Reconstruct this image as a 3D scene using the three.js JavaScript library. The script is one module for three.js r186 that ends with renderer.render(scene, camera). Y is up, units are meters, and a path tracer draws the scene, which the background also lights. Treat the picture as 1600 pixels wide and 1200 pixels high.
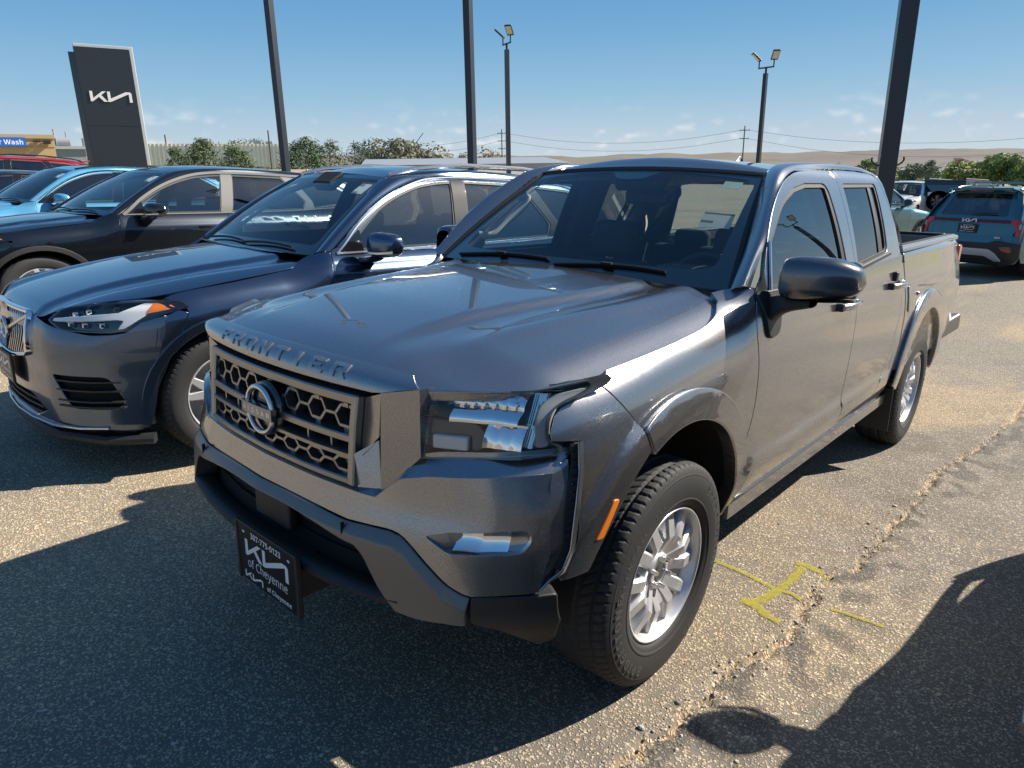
import * as THREE from 'three';
import { mergeGeometries, toCreasedNormals, mergeVertices } from 'three/addons/utils/BufferGeometryUtils.js';
import { RoundedBoxGeometry } from 'three/addons/geometries/RoundedBoxGeometry.js';
import { TextGeometry } from 'three/addons/geometries/TextGeometry.js';
import { FontLoader } from 'three/addons/loaders/FontLoader.js';
import { createNoise2D, createNoise3D } from 'simplex-noise';

// The car park slopes down behind the pickup. L() turns a place on the car park's own plane (pickup's front axle at z = 0) into the world, whose y is up.
const scene = new THREE.Scene();
const UP_IN_LOT = new THREE.Vector3(-.0186, .99905, .0393).normalize();
const TILT = new THREE.Quaternion().setFromUnitVectors(UP_IN_LOT, new THREE.Vector3(0, 1, 0));
const L = (x, y, z) => new THREE.Vector3(x, y, z).applyQuaternion(TILT);
// camera: a phone held at 1.6 m in front of the pickup's left corner
const camera = new THREE.PerspectiveCamera(58.53, 4 / 3, .05, 20000);
{
  const yaw = .7247, pitch = -.2773, roll = .0262, q = new THREE.Quaternion().setFromEuler(new THREE.Euler(pitch, yaw, 0, 'YXZ'));
  q.multiply(new THREE.Quaternion().setFromAxisAngle(new THREE.Vector3(0, 0, 1), roll));
  camera.position.copy(L(1.824, 1.5981, 1.8532)); camera.quaternion.copy(TILT).multiply(q); camera.updateMatrixWorld();
}
const EXPOSURE = 1.82;
const SUN = new THREE.Vector3(.61, 1, -1.04).normalize().applyQuaternion(TILT);
// ---------- sky: clear morning blue, pale towards the horizon, a few small far clouds ----------
{
  const W = 2048, H = 1024, d = new Float32Array(W * H * 4), n2 = createNoise2D(() => .37), n3 = createNoise3D(() => .61);
  // colour by degrees above the horizon
  const ch = [[.34, .30, .164, .086, .052, .034, .028], [.385, .36, .285, .205, .145, .100, .085], [.405, .405, .395, .353, .295, .23, .20]].map((c) => pchip([0, 2, 6.5, 12.4, 25, 50, 90].map((e, k) => [e, c[k]])));
  for (let j = 0; j < H; j++) for (let i = 0; i < W; i++) {
    const el = ((j + .5) / H - .5) * Math.PI, az = ((i + .5) / W - .5) * 2 * Math.PI;
    const x = Math.cos(el) * Math.cos(az), z = Math.cos(el) * Math.sin(az), y = Math.sin(el), e = Math.max(0, y);
    const deg0 = Math.max(0, el * 57.2958), c = ch.map((f) => f(deg0));
    const cs = x * SUN.x + y * SUN.y + z * SUN.z, glow = .05 * Math.pow(Math.max(0, cs), 6) + .30 * Math.pow(Math.max(0, cs), 60); // air round the sun scatters more
    let cl = 0; const deg = el * 57.3;
    if (deg > .3 && deg < 9) {
      const r = .5 + .5 * n3(x * 5.2, deg * .16, z * 5.2), f = n3(x * 17, deg * .9, z * 17) * .55 + n3(x * 43, deg * 2.1, z * 43) * .3 + n3(x * 95, deg * 4.6, z * 95) * .16;
      const band = Math.exp(-(((deg - 2.6) / 1.9) ** 2));
      cl = Math.max(0, Math.min(1, (f + r * .75 - .62) * 1.9)) * band * .62;
    }
    const o = (j * W + i) * 4;
    for (let q = 0; q < 3; q++) d[o + q] = (c[q] * (1 - cl) + [.56, .55, .535][q] * cl) + glow * [1, .93, .82][q];
    d[o + 3] = 1;
  }
  const t = new THREE.DataTexture(d, W, H, THREE.RGBAFormat, THREE.FloatType);
  t.mapping = THREE.EquirectangularReflectionMapping; t.magFilter = t.minFilter = THREE.LinearFilter; t.needsUpdate = true;
  scene.background = t; scene.environment = t;
}
const sun = new THREE.DirectionalLight(new THREE.Color(1, .93, .82), 5);
sun.position.copy(SUN).multiplyScalar(60); sun.castShadow = true; sun.shadow.mapSize.set(4096, 4096);
Object.assign(sun.shadow.camera, { left: -25, right: 25, top: 25, bottom: -25, near: 1, far: 160 }); sun.shadow.radius = 1;
scene.add(sun, sun.target);
const renderer = new THREE.WebGLRenderer({ antialias: true });
renderer.toneMapping = THREE.LinearToneMapping; renderer.toneMappingExposure = EXPOSURE; renderer.shadowMap.enabled = true;
// ---------- small maths ----------
const R3 = (v) => Math.round(v * 1000) / 1000;
function pchip(pts) { // smooth curve through [x, y] points that never overshoots
  const n = pts.length, X = pts.map((p) => p[0]), Y = pts.map((p) => p[1]), d = [], m = [];
  for (let i = 0; i < n - 1; i++) d.push((Y[i + 1] - Y[i]) / (X[i + 1] - X[i]));
  m[0] = d[0]; m[n - 1] = d[n - 2];
  for (let i = 1; i < n - 1; i++) {
    if (d[i - 1] * d[i] <= 0) m[i] = 0;
    else { const h0 = X[i] - X[i - 1], h1 = X[i + 1] - X[i], w1 = 2 * h1 + h0, w2 = h1 + 2 * h0; m[i] = (w1 + w2) / (w1 / d[i - 1] + w2 / d[i]); }
  }
  return (x) => {
    if (x <= X[0]) return Y[0] + m[0] * (x - X[0]);
    if (x >= X[n - 1]) return Y[n - 1] + m[n - 1] * (x - X[n - 1]);
    let i = 0; while (x > X[i + 1]) i++;
    const h = X[i + 1] - X[i], t = (x - X[i]) / h, t2 = t * t, t3 = t2 * t;
    return Y[i] * (2 * t3 - 3 * t2 + 1) + m[i] * h * (t3 - 2 * t2 + t) + Y[i + 1] * (-2 * t3 + 3 * t2) + m[i + 1] * h * (t3 - t2);
  };
}
const sstep = (a, b, x) => { const t = Math.min(1, Math.max(0, (x - a) / (b - a))); return t * t * (3 - 2 * t); };
const mix = (a, b, t) => a + (b - a) * t;
const clamp = (x, a, b) => Math.min(b, Math.max(a, x));
// ---------- the pickup's own surfaces: its frame has the front axle at z = 0, nose towards +z, left side towards +x ----------
const pkDoor = pchip([[.38, .80], [.43, .845], [.50, .878], [.575, .902], [.612, .904], [.648, .892], [.70, .895], [.80, .902], [.92, .905], [1.02, .902], [1.10, .894], [1.17, .884], [1.25, .868], [1.35, .838], [1.45, .803], [1.55, .762], [1.65, .715], [1.70, .686], [1.735, .645], [1.76, .58]]);
const pkFend = pchip([[.38, .84], [.50, .878], [.65, .895], [.80, .903], [.90, .900], [.97, .890], [1.03, .872], [1.08, .845], [1.12, .805], [1.15, .755], [1.17, .70]]);
const pkBed = pchip([[.38, .85], [.50, .885], [.65, .90], [.80, .905], [.92, .905], [1.02, .898], [1.10, .884], [1.18, .868], [1.25, .852], [1.29, .845], [1.34, .80]]);
const pkFendRise = pchip([[-.8, .10], [-.45, .085], [-.1, .055], [.25, .02], [.6, -.03], [.9, -.09]]); // how far the shoulder stands above the table
function pkFlare(z, y) { // flares round both wheels
  let f = 0;
  for (const [zc, r0, r1] of [[0, .47, .585], [-3.2, .47, .60]]) {
    const dz = (z - zc), dy = (y - .455), r = Math.hypot(dz * (dz > 0 ? .98 : .96), dy * 1.02);
    if (y < .40 && r > r1 + .1) continue;
    f = Math.max(f, .018 * (1 - sstep(r1 - .02, r1 + .03, r)));
  }
  return f;
}
function pkSide(z, y) { // x of the left body side
  let x;
  const a = sstep(-.62, -.38, z), b = sstep(-2.48, -2.52, z);
  x = pkDoor(y);
  if (a > 0) x = mix(x, pkFend(y - pkFendRise(z)), a);
  if (b > 0) x = mix(x, pkBed(y), b);
  if (z > .30) x -= .50 * (z - .30) ** 2 + .9 * Math.max(0, z - .48) ** 2;
  if (z < -3.6) x -= .06 * (z + 3.6) ** 2;
  return x + pkFlare(z, y);
}
const pkNose = pchip([[.20, .80], [.28, .90], [.36, .925], [.44, .928], [.55, .915], [.64, .908], [.715, .900], [.83, .872], [.95, .862], [1.07, .846], [1.10, .835], [1.133, .822], [1.16, .78], [1.18, .70]]); // z at |x| = .4
const pkWrap = pchip([[0, -.03], [.2, -.0224], [.4, 0], [.45, .010], [.5, .022], [.55, .038], [.6, .059], [.65, .083], [.7, .110], [.75, .143], [.8, .188], [.85, .238], [.9, .308], [1, .5]]); // how far the face falls back towards the corners
function pkFront(x, y) { let a = Math.abs(x); if (a > .55) a = .55 + (a - .55) * (1 + .17 * sstep(.8, 1, y) + .10 * sstep(1.02, 1.12, y)); return pkNose(y) - pkWrap(a); }
const pkHoodMid = pchip([[.83, 1.145], [.78, 1.165], [.65, 1.188], [.45, 1.21], [.2, 1.232], [-.1, 1.252], [-.4, 1.268], [-.7, 1.28]].reverse());
function pkHood(x, z) { // y of the hood
  const a = Math.abs(x);
  let y = pkHoodMid(z) - .085 * a * a - .55 * Math.max(0, a - .55) ** 2;
  return y;
}
// ---------- surfaces of the dark blue SUV beside it (own frame: front axle z = 0, nose +z) ----------
const xcLow = pchip([[.22, .84], [.30, .895], [.40, .925], [.60, .945], [.80, .957], [.95, .958], [1.02, .950], [1.06, .930], [1.10, .900], [1.25, .855], [1.45, .768], [1.58, .700], [1.64, .655], [1.68, .60]]);
const xcFend = pchip([[.22, .84], [.30, .895], [.40, .925], [.60, .945], [.75, .955], [.86, .950], [.93, .925], [.985, .880], [1.02, .83], [1.05, .76]]);
const xcRise = pchip([[-.9, .055], [-.5, .045], [-.1, .02], [.25, -.02], [.6, -.08]]);
function xcSide(z, y) {
  const a = sstep(-.75, -.4, z); let x = mix(xcLow(y), xcFend(y - xcRise(z)), a);
  if (z > .1) x -= .42 * (z - .1) ** 2 + 1.1 * Math.max(0, z - .42) ** 2;
  if (z < -3.1) x -= .07 * (z + 3.1) ** 2;
  return x;
}
const xcNose = pchip([[.18, .66], [.24, .82], [.30, .865], [.42, .865], [.55, .862], [.68, .868], [.80, .850], [.90, .800], [.94, .74]]);
function xcFront(x, y) { const a = Math.abs(x); return xcNose(y) - .20 * a * a - 1.2 * Math.max(0, a - .5) ** 2 - 5 * Math.max(0, a - .78) ** 2; }
const xcHoodMid = pchip([[-.75, 1.175], [-.5, 1.147], [-.2, 1.113], [.1, 1.070], [.4, 1.015], [.6, .965], [.75, .908], [.82, .86]]);
function xcHood(x, z) {
  const a = Math.abs(x); let y = xcHoodMid(z) - .06 * a * a - .5 * Math.max(0, a - .6) ** 2;
  const w = mix(.34, .52, sstep(.8, -.6, z)); y -= .022 * sstep(w, w + .09, a) * (1 - .4 * sstep(.2, .8, z)); y += .018 * sstep(w + .12, w + .26, a);
  return y;
}
// ---------- naming ----------
const taken = new Map();
function numbered(name) { const n = taken.get(name) || 0; taken.set(name, n + 1); return n ? name + '_' + String(n).padStart(3, '0') : name; }
function tag(o, label, category, group, kind) {
  if (label) o.userData.label = label;
  if (category) o.userData.category = category;
  if (group) o.userData.group = group;
  if (kind) o.userData.kind = kind;
  return o;
}
function top(o, name, label, category, group, kind) { o.name = numbered(name); tag(o, label, category, group, kind); scene.add(o); return o; }
function child(name, geo, material, parent, label) {
  const m = new THREE.Mesh(Array.isArray(geo) ? join(geo) : geo, material); m.name = name; m.castShadow = m.receiveShadow = true;
  if (label) m.userData.label = label;
  parent.add(m); return m;
}
function join(list) { // merges geometries that carry position, normal and uv
  const ready = list.filter(Boolean).map((g) => {
    let h = g.index ? g.toNonIndexed() : g;
    for (const k of Object.keys(h.attributes)) if (!['position', 'normal', 'uv'].includes(k)) h.deleteAttribute(k);
    if (!h.attributes.normal) h.computeVertexNormals();
    if (!h.attributes.uv) h.setAttribute('uv', new THREE.BufferAttribute(new Float32Array(h.attributes.position.count * 2), 2));
    return h;
  });
  return ready.length === 1 ? ready[0] : mergeGeometries(ready, false);
}
// ---------- outlines ----------
// items: [u, v] corner, [u, v, r] rounded corner, { s: [[u, v], ...] } smooth run
function outline(items, step = .025) {
  const pts = [];
  const flat = [];
  for (const it of items) {
    if (it.s) {
      const c = new THREE.CatmullRomCurve3(it.s.map((p) => new THREE.Vector3(p[0], p[1], 0)), false, 'centripetal');
      const n = Math.max(4, Math.ceil(c.getLength() / step));
      for (let i = 0; i <= n; i++) { const p = c.getPointAt(i / n); flat.push([p.x, p.y]); }
    } else flat.push(it);
  }
  const n = flat.length;
  for (let i = 0; i < n; i++) {
    const p = flat[i], a = flat[(i + n - 1) % n], b = flat[(i + 1) % n];
    if (!p[2]) { pts.push([p[0], p[1]]); continue; }
    const da = Math.hypot(a[0] - p[0], a[1] - p[1]), db = Math.hypot(b[0] - p[0], b[1] - p[1]), r = Math.min(p[2], da * .49, db * .49);
    const A = [p[0] + (a[0] - p[0]) / da * r, p[1] + (a[1] - p[1]) / da * r], B = [p[0] + (b[0] - p[0]) / db * r, p[1] + (b[1] - p[1]) / db * r];
    const k = 6;
    for (let j = 0; j <= k; j++) { const t = j / k; pts.push([(1 - t) ** 2 * A[0] + 2 * t * (1 - t) * p[0] + t * t * B[0], (1 - t) ** 2 * A[1] + 2 * t * (1 - t) * p[1] + t * t * B[1]]); }
  }
  const out = [];
  for (let i = 0; i < pts.length; i++) {
    const a = pts[i], b = pts[(i + 1) % pts.length], d = Math.hypot(b[0] - a[0], b[1] - a[1]);
    if (d < 1e-5) continue;
    const k = Math.max(1, Math.ceil(d / step));
    for (let j = 0; j < k; j++) out.push([a[0] + (b[0] - a[0]) * j / k, a[1] + (b[1] - a[1]) * j / k]);
  }
  return out;
}
function arc2(cu, cv, r, a0, a1, n = 24, ru = 1) { const o = []; for (let i = 0; i <= n; i++) { const a = a0 + (a1 - a0) * i / n; o.push([cu + Math.cos(a) * r * ru, cv + Math.sin(a) * r]); } return o; }
function area2(o) { let a = 0; for (let i = 0; i < o.length; i++) { const p = o[i], q = o[(i + 1) % o.length]; a += p[0] * q[1] - q[0] * p[1]; } return a / 2; }
function outward2(o) { // outward unit normals of a closed outline at its points
  const s = area2(o) > 0 ? 1 : -1, n = o.length, out = [];
  for (let i = 0; i < n; i++) {
    const a = o[(i + n - 1) % n], p = o[i], b = o[(i + 1) % n];
    const e = (q, r) => { const x = r[0] - q[0], y = r[1] - q[1], l = Math.hypot(x, y) || 1; return [y / l * s, -x / l * s]; };
    const n1 = e(a, p), n2 = e(p, b); let x = n1[0] + n2[0], y = n1[1] + n2[1], l = Math.hypot(x, y) || 1;
    const k = Math.min(2, 1 / Math.max(.35, (x * n1[0] + y * n1[1]) / l));
    out.push([x / l * k, y / l * k]);
  }
  return out;
}
function offset2(o, d) { const n = outward2(o); return o.map((p, i) => [p[0] + n[i][0] * d, p[1] + n[i][1] * d]); }
// ---------- sheets cut out of a curved surface ----------
const V = (a) => new THREE.Vector3(a[0], a[1], a[2]);
function normalAt(S, u, v, e = 1.5e-3) {
  const a = S(u + e, v), b = S(u - e, v), c = S(u, v + e), d = S(u, v - e);
  const x1 = a[0] - b[0], y1 = a[1] - b[1], z1 = a[2] - b[2], x2 = c[0] - d[0], y2 = c[1] - d[1], z2 = c[2] - d[2];
  let n = [y1 * z2 - z1 * y2, z1 * x2 - x1 * z2, x1 * y2 - y1 * x2]; const l = Math.hypot(...n) || 1;
  return [n[0] / l, n[1] / l, n[2] / l];
}
class Mesher {
  constructor() { this.p = []; this.n = []; this.t = []; }
  tri(a, b, c) { // each { p, n, t }
    const ux = b.p[0] - a.p[0], uy = b.p[1] - a.p[1], uz = b.p[2] - a.p[2], vx = c.p[0] - a.p[0], vy = c.p[1] - a.p[1], vz = c.p[2] - a.p[2];
    const gx = uy * vz - uz * vy, gy = uz * vx - ux * vz, gz = ux * vy - uy * vx;
    if (gx * gx + gy * gy + gz * gz < 1e-18) return;
    if (gx * (a.n[0] + b.n[0] + c.n[0]) + gy * (a.n[1] + b.n[1] + c.n[1]) + gz * (a.n[2] + b.n[2] + c.n[2]) < 0) { const q = b; b = c; c = q; }
    for (const w of [a, b, c]) { this.p.push(...w.p); this.n.push(...w.n); this.t.push(...w.t); }
  }
  quad(a, b, c, d) { this.tri(a, b, c); this.tri(a, c, d); }
  geo() {
    const g = new THREE.BufferGeometry();
    g.setAttribute('position', new THREE.BufferAttribute(new Float32Array(this.p), 3));
    g.setAttribute('normal', new THREE.BufferAttribute(new Float32Array(this.n), 3));
    g.setAttribute('uv', new THREE.BufferAttribute(new Float32Array(this.t), 2));
    return g;
  }
}
function slicePoly(poly, axis, step, out) {
  let lo = 1e9, hi = -1e9; for (const p of poly) { lo = Math.min(lo, p[axis]); hi = Math.max(hi, p[axis]); }
  const k0 = Math.floor(lo / step + 1e-9), k1 = Math.ceil(hi / step - 1e-9);
  if (k1 - k0 <= 1) { out.push(poly); return; }
  const clip = (q, lim, keepLess) => {
    const r = [];
    for (let i = 0; i < q.length; i++) {
      const a = q[i], b = q[(i + 1) % q.length], ia = keepLess ? a[axis] <= lim : a[axis] >= lim, ib = keepLess ? b[axis] <= lim : b[axis] >= lim;
      if (ia) r.push(a);
      if (ia !== ib) { const t = (lim - a[axis]) / (b[axis] - a[axis]); const c = [a[0] + (b[0] - a[0]) * t, a[1] + (b[1] - a[1]) * t]; c[axis] = lim; r.push(c); }
    }
    return r;
  };
  for (let k = k0; k < k1; k++) { const q = clip(clip(poly, k * step, false), (k + 1) * step, true); if (q.length > 2) out.push(q); }
}
// S(u, v) -> [x, y, z]; out: a direction the visible side faces; gap: how far the edge stays back from the outline; r: edge radius; depth: how far the edge folds in
function panel(S, ol, o = {}) {
  const { holes = [], cell = .04, gap = .0035, r = .0025, depth = .018, out = [1, 0, 0], lift = 0, lipHoles = true } = o;
  const n0 = normalAt(S, ol[0][0], ol[0][1]);
  let cu = 0, cv = 0; for (const p of ol) { cu += p[0] / ol.length; cv += p[1] / ol.length; }
  const at = (u, v, down = 0) => {
    let n = normalAt(S, u, v); if (n[0] * out[0] + n[1] * out[1] + n[2] * out[2] < 0) n = [-n[0], -n[1], -n[2]];
    const p = S(u, v), d = lift - down; return { p: [p[0] + n[0] * d, p[1] + n[1] * d, p[2] + n[2] * d], n, t: [u, v] };
  };
  const m = new Mesher(), edge = gap ? offset2(ol, -gap) : ol, hs = holes.map((h) => gap ? offset2(h, gap * .5) : h);
  if (area2(edge) < 0) edge.reverse();
  const c2 = edge.map((p) => new THREE.Vector2(p[0], p[1])), h2 = hs.map((h) => (area2(h) > 0 ? h.slice().reverse() : h).map((p) => new THREE.Vector2(p[0], p[1])));
  const all = [...c2, ...h2.flat()];
  for (const f of THREE.ShapeUtils.triangulateShape(c2, h2)) {
    const strips = []; slicePoly(f.map((i) => [all[i].x, all[i].y]), 0, cell, strips);
    for (const s of strips) { const bits = []; slicePoly(s, 1, cell, bits); for (const b of bits) { const w = b.map((p) => at(p[0], p[1])); for (let i = 1; i + 1 < w.length; i++) m.tri(w[0], w[i], w[i + 1]); } }
  }
  if (depth > 0) {
    const rows = r > 0 ? [[0, 0, 0], [r * .38, r * .08, .4], [r * .71, r * .29, .8], [r, r, 1.5708], [r, depth, 1.5708]] : [[0, 0, 1.5708], [0, depth, 1.5708]];
    for (const [loop, inside] of [[edge, 1], ...(lipHoles ? hs.map((h) => [h, -1]) : [])]) {
      const nn = outward2(loop), ring = loop.map((p, i) => {
        const b = at(p[0], p[1]), e = 1e-3, q = S(p[0] + nn[i][0] * e * inside, p[1] + nn[i][1] * e * inside), q0 = S(p[0], p[1]);
        let T = [q[0] - q0[0], q[1] - q0[1], q[2] - q0[2]]; const l = Math.hypot(...T) || 1; T = T.map((v) => v / l);
        return rows.map(([o1, d1, a]) => ({ p: [0, 1, 2].map((k) => b.p[k] + T[k] * o1 - b.n[k] * d1), n: [0, 1, 2].map((k) => b.n[k] * Math.cos(a) + T[k] * Math.sin(a)), t: b.t }));
      });
      for (let i = 0; i < ring.length; i++) { const A = ring[i], B = ring[(i + 1) % ring.length]; for (let j = 0; j + 1 < rows.length; j++) m.quad(A[j], A[j + 1], B[j + 1], B[j]); }
    }
  }
  return m.geo();
}
// a smooth sheet through rows of points: rows[i][j]
function loft(rows, nu = 40, nv = 8, out = null, linear = false) {
  const cs = rows.map((r) => new THREE.CatmullRomCurve3(r.map(V), false, 'centripetal'));
  const S = (u, v) => { // u along a row, v across rows
    const q = cs.map((c) => c.getPoint(clamp(u, 0, 1)));
    if (q.length === 2 || linear) { const k = Math.min(q.length - 2, Math.floor(clamp(v, 0, 1) * (q.length - 1))), f = clamp(v, 0, 1) * (q.length - 1) - k; const p = q[k].clone().lerp(q[k + 1], f); return [p.x, p.y, p.z]; }
    const p = new THREE.CatmullRomCurve3(q, false, 'centripetal').getPoint(clamp(v, 0, 1)); return [p.x, p.y, p.z];
  };
  return grid(S, nu, nv, out);
}
function grid(S, nu, nv, out = null, u0 = 0, u1 = 1, v0 = 0, v1 = 1) {
  const m = new Mesher(), P = [], e = 1e-3;
  for (let i = 0; i <= nu; i++) { P.push([]); for (let j = 0; j <= nv; j++) {
    const u = mix(u0, u1, i / nu), v = mix(v0, v1, j / nv), du = (u1 - u0) * e, dv = (v1 - v0) * e;
    const ua = clamp(u + du, Math.min(u0, u1), Math.max(u0, u1)), ub = clamp(u - du, Math.min(u0, u1), Math.max(u0, u1)), va = clamp(v + dv, Math.min(v0, v1), Math.max(v0, v1)), vb = clamp(v - dv, Math.min(v0, v1), Math.max(v0, v1));
    const a = S(ua, v), b = S(ub, v), c = S(u, va), d = S(u, vb);
    const x1 = a[0] - b[0], y1 = a[1] - b[1], z1 = a[2] - b[2], x2 = c[0] - d[0], y2 = c[1] - d[1], z2 = c[2] - d[2];
    let n = [y1 * z2 - z1 * y2, z1 * x2 - x1 * z2, x1 * y2 - y1 * x2]; const l = Math.hypot(...n) || 1; n = n.map((k) => k / l);
    if (out && n[0] * out[0] + n[1] * out[1] + n[2] * out[2] < 0) n = n.map((k) => -k);
    P[i].push({ p: S(u, v), n, t: [i / nu, j / nv] });
  } }
  for (let i = 0; i < nu; i++) for (let j = 0; j < nv; j++) m.quad(P[i][j], P[i + 1][j], P[i + 1][j + 1], P[i][j + 1]);
  return m.geo();
}
// a bar swept along points: profile [[across, up], ...] closed; ups: direction(s) of "up"
function sweep(points, up, profile, { closed = false, smooth = false, caps = true, scale = null } = {}) {
  const n = points.length, P = points.map(V), pos = [], N = n, idx = [];
  const g = new THREE.BufferGeometry(), k = profile.length;
  for (let i = 0; i < n; i++) {
    const a = P[closed ? (i + n - 1) % n : Math.max(0, i - 1)], b = P[closed ? (i + 1) % n : Math.min(n - 1, i + 1)];
    const T = b.clone().sub(a).normalize(), U0 = V(typeof up === 'function' ? up(i / (n - 1), points[i]) : up), A = T.clone().cross(U0).normalize(), U = A.clone().cross(T).normalize(), s = scale ? scale(i / (n - 1)) : 1;
    for (const [x, y] of profile) { const q = P[i].clone().addScaledVector(A, x * s).addScaledVector(U, y * s); pos.push(q.x, q.y, q.z); }
  }
  const segs = closed ? n : n - 1;
  for (let i = 0; i < segs; i++) for (let j = 0; j < k; j++) { const a = i * k + j, b = i * k + (j + 1) % k, c = ((i + 1) % n) * k + (j + 1) % k, d = ((i + 1) % n) * k + j; idx.push(a, b, c, a, c, d); }
  if (!closed && caps) for (const base of [0, (n - 1) * k]) for (let j = 1; j + 1 < k; j++) base ? idx.push(base, base + j, base + j + 1) : idx.push(base, base + j + 1, base + j);
  g.setAttribute('position', new THREE.BufferAttribute(new Float32Array(pos), 3)); g.setIndex(idx);
  let h = g; if (smooth) h.computeVertexNormals(); else h = toCreasedNormals(g, .6);
  h = h.index ? h.toNonIndexed() : h;
  h.setAttribute('uv', new THREE.BufferAttribute(new Float32Array(h.attributes.position.count * 2), 2));
  return h;
}
const rect = (w, h, c = 0) => c ? [[-w / 2 + c, -h / 2], [w / 2 - c, -h / 2], [w / 2, -h / 2 + c], [w / 2, h / 2 - c], [w / 2 - c, h / 2], [-w / 2 + c, h / 2], [-w / 2, h / 2 - c], [-w / 2, -h / 2 + c]] : [[-w / 2, -h / 2], [w / 2, -h / 2], [w / 2, h / 2], [-w / 2, h / 2]];
const ringP = (r, n = 8, ry = r) => Array.from({ length: n }, (_, i) => [Math.cos(i / n * 6.28319) * r, Math.sin(i / n * 6.28319) * ry]);
function box(w, h, d, x = 0, y = 0, z = 0, r = 0, rot = null) {
  const g = r ? new RoundedBoxGeometry(w, h, d, 2, r) : new THREE.BoxGeometry(w, h, d);
  if (rot) g.applyMatrix4(new THREE.Matrix4().makeRotationFromEuler(new THREE.Euler(...rot)));
  g.translate(x, y, z); return g;
}
function cyl(r0, r1, h, x = 0, y = 0, z = 0, n = 16, rot = null) { const g = new THREE.CylinderGeometry(r1, r0, h, n); if (rot) g.applyMatrix4(new THREE.Matrix4().makeRotationFromEuler(new THREE.Euler(...rot))); g.translate(x, y, z); return g; }
function tube(pts, r, n = 24, k = 8, closed = false) { return new THREE.TubeGeometry(new THREE.CatmullRomCurve3(pts.map(V), closed, 'centripetal'), n, r, k, closed); }
// a plate with bevelled edges from a flat outline (x, y), thickness along z
function plate(ol, t, bevel = 0, holes = []) {
  const s = new THREE.Shape(ol.map((p) => new THREE.Vector2(p[0], p[1]))); for (const h of holes) s.holes.push(new THREE.Path(h.map((p) => new THREE.Vector2(p[0], p[1]))));
  const g = new THREE.ExtrudeGeometry(s, { depth: t - 2 * bevel, bevelEnabled: bevel > 0, bevelThickness: bevel, bevelSize: bevel, bevelOffset: -bevel, bevelSegments: 2, curveSegments: 6 });
  g.translate(0, 0, bevel); return g;
}
function mirrorX(g) { // the same piece on the other side of a car
  const h = g.clone(); h.applyMatrix4(new THREE.Matrix4().makeScale(-1, 1, 1));
  const turn = (a, w) => { for (let i = 0; i < a.length; i += 3 * w) for (let k = 0; k < w; k++) { const q = a[i + w + k]; a[i + w + k] = a[i + 2 * w + k]; a[i + 2 * w + k] = q; } };
  if (h.index) turn(h.index.array, 1); else for (const k in h.attributes) turn(h.attributes[k].array, h.attributes[k].itemSize);
  return h;
}
function solid(points, faces) { // flat-sided solid from corner points and faces (lists of corner numbers)
  const m = new Mesher(); let c = [0, 0, 0]; for (const p of points) c = c.map((v, i) => v + p[i] / points.length);
  for (const f of faces) {
    const q = f.map((i) => points[i]), a = q[0], b = q[1], d = q[2];
    let n = [(b[1] - a[1]) * (d[2] - a[2]) - (b[2] - a[2]) * (d[1] - a[1]), (b[2] - a[2]) * (d[0] - a[0]) - (b[0] - a[0]) * (d[2] - a[2]), (b[0] - a[0]) * (d[1] - a[1]) - (b[1] - a[1]) * (d[0] - a[0])];
    const l = Math.hypot(...n) || 1; n = n.map((v) => v / l);
    const mid = q.reduce((s, p) => s.map((v, i) => v + p[i] / q.length), [0, 0, 0]);
    if (n[0] * (mid[0] - c[0]) + n[1] * (mid[1] - c[1]) + n[2] * (mid[2] - c[2]) < 0) n = n.map((v) => -v);
    const w = q.map((p) => ({ p, n, t: [p[0], p[1]] })); for (let i = 1; i + 1 < w.length; i++) m.tri(w[0], w[i], w[i + 1]);
  }
  return m.geo();
}
let seed = 7; function rnd() { seed = (seed * 1664525 + 1013904223) >>> 0; return seed / 4294967296; }
const rr = (a, b) => a + (b - a) * rnd();
// ---------- materials ----------
const font = await new FontLoader().loadAsync('fonts/droid/droid_sans_bold.typeface.json');
const lin = (r, g, b) => new THREE.Color().setRGB(r, g, b);
const std = (c, roughness, metalness = 0, o = {}) => new THREE.MeshStandardMaterial({ color: lin(...c), roughness, metalness, ...o });
const phy = (c, roughness, metalness, o = {}) => new THREE.MeshPhysicalMaterial({ color: lin(...c), roughness, metalness, ...o });
function noiseTex(size, f, repeat = 1, srgb = false) {
  const d = new Uint8Array(size * size * 4);
  for (let j = 0; j < size; j++) for (let i = 0; i < size; i++) { const v = f(i / size, j / size, i, j), o = (j * size + i) * 4; for (let k = 0; k < 3; k++) d[o + k] = clamp(Math.round((Array.isArray(v) ? v[k] : v) * 255), 0, 255); d[o + 3] = 255; }
  const t = new THREE.DataTexture(d, size, size); t.wrapS = t.wrapT = THREE.RepeatWrapping; t.repeat.set(repeat, repeat); t.magFilter = THREE.LinearFilter; t.minFilter = THREE.LinearMipmapLinearFilter; t.generateMipmaps = true;
  if (srgb) t.colorSpace = THREE.SRGBColorSpace; t.needsUpdate = true; return t;
}
const flakeTex = noiseTex(512, () => .5 + .22 * rnd(), 3.2); // metal flakes under the lacquer, about 0.6 mm
const orangePeel = noiseTex(256, (u, v) => { let s = 0; for (const [a, b, p] of [[3, 5, .1], [7, 2, .7], [5, 8, 1.9], [9, 6, .4]]) s += Math.sin((u * a + p) * 6.283) * Math.cos((v * b + p) * 6.283); return .5 + s / 9; }, 4);
const paint = (c, rough = .36, metal = .72, o = {}) => phy(c, rough, metal, { clearcoat: 1, clearcoatRoughness: .015, roughnessMap: flakeTex, ...o });
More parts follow.
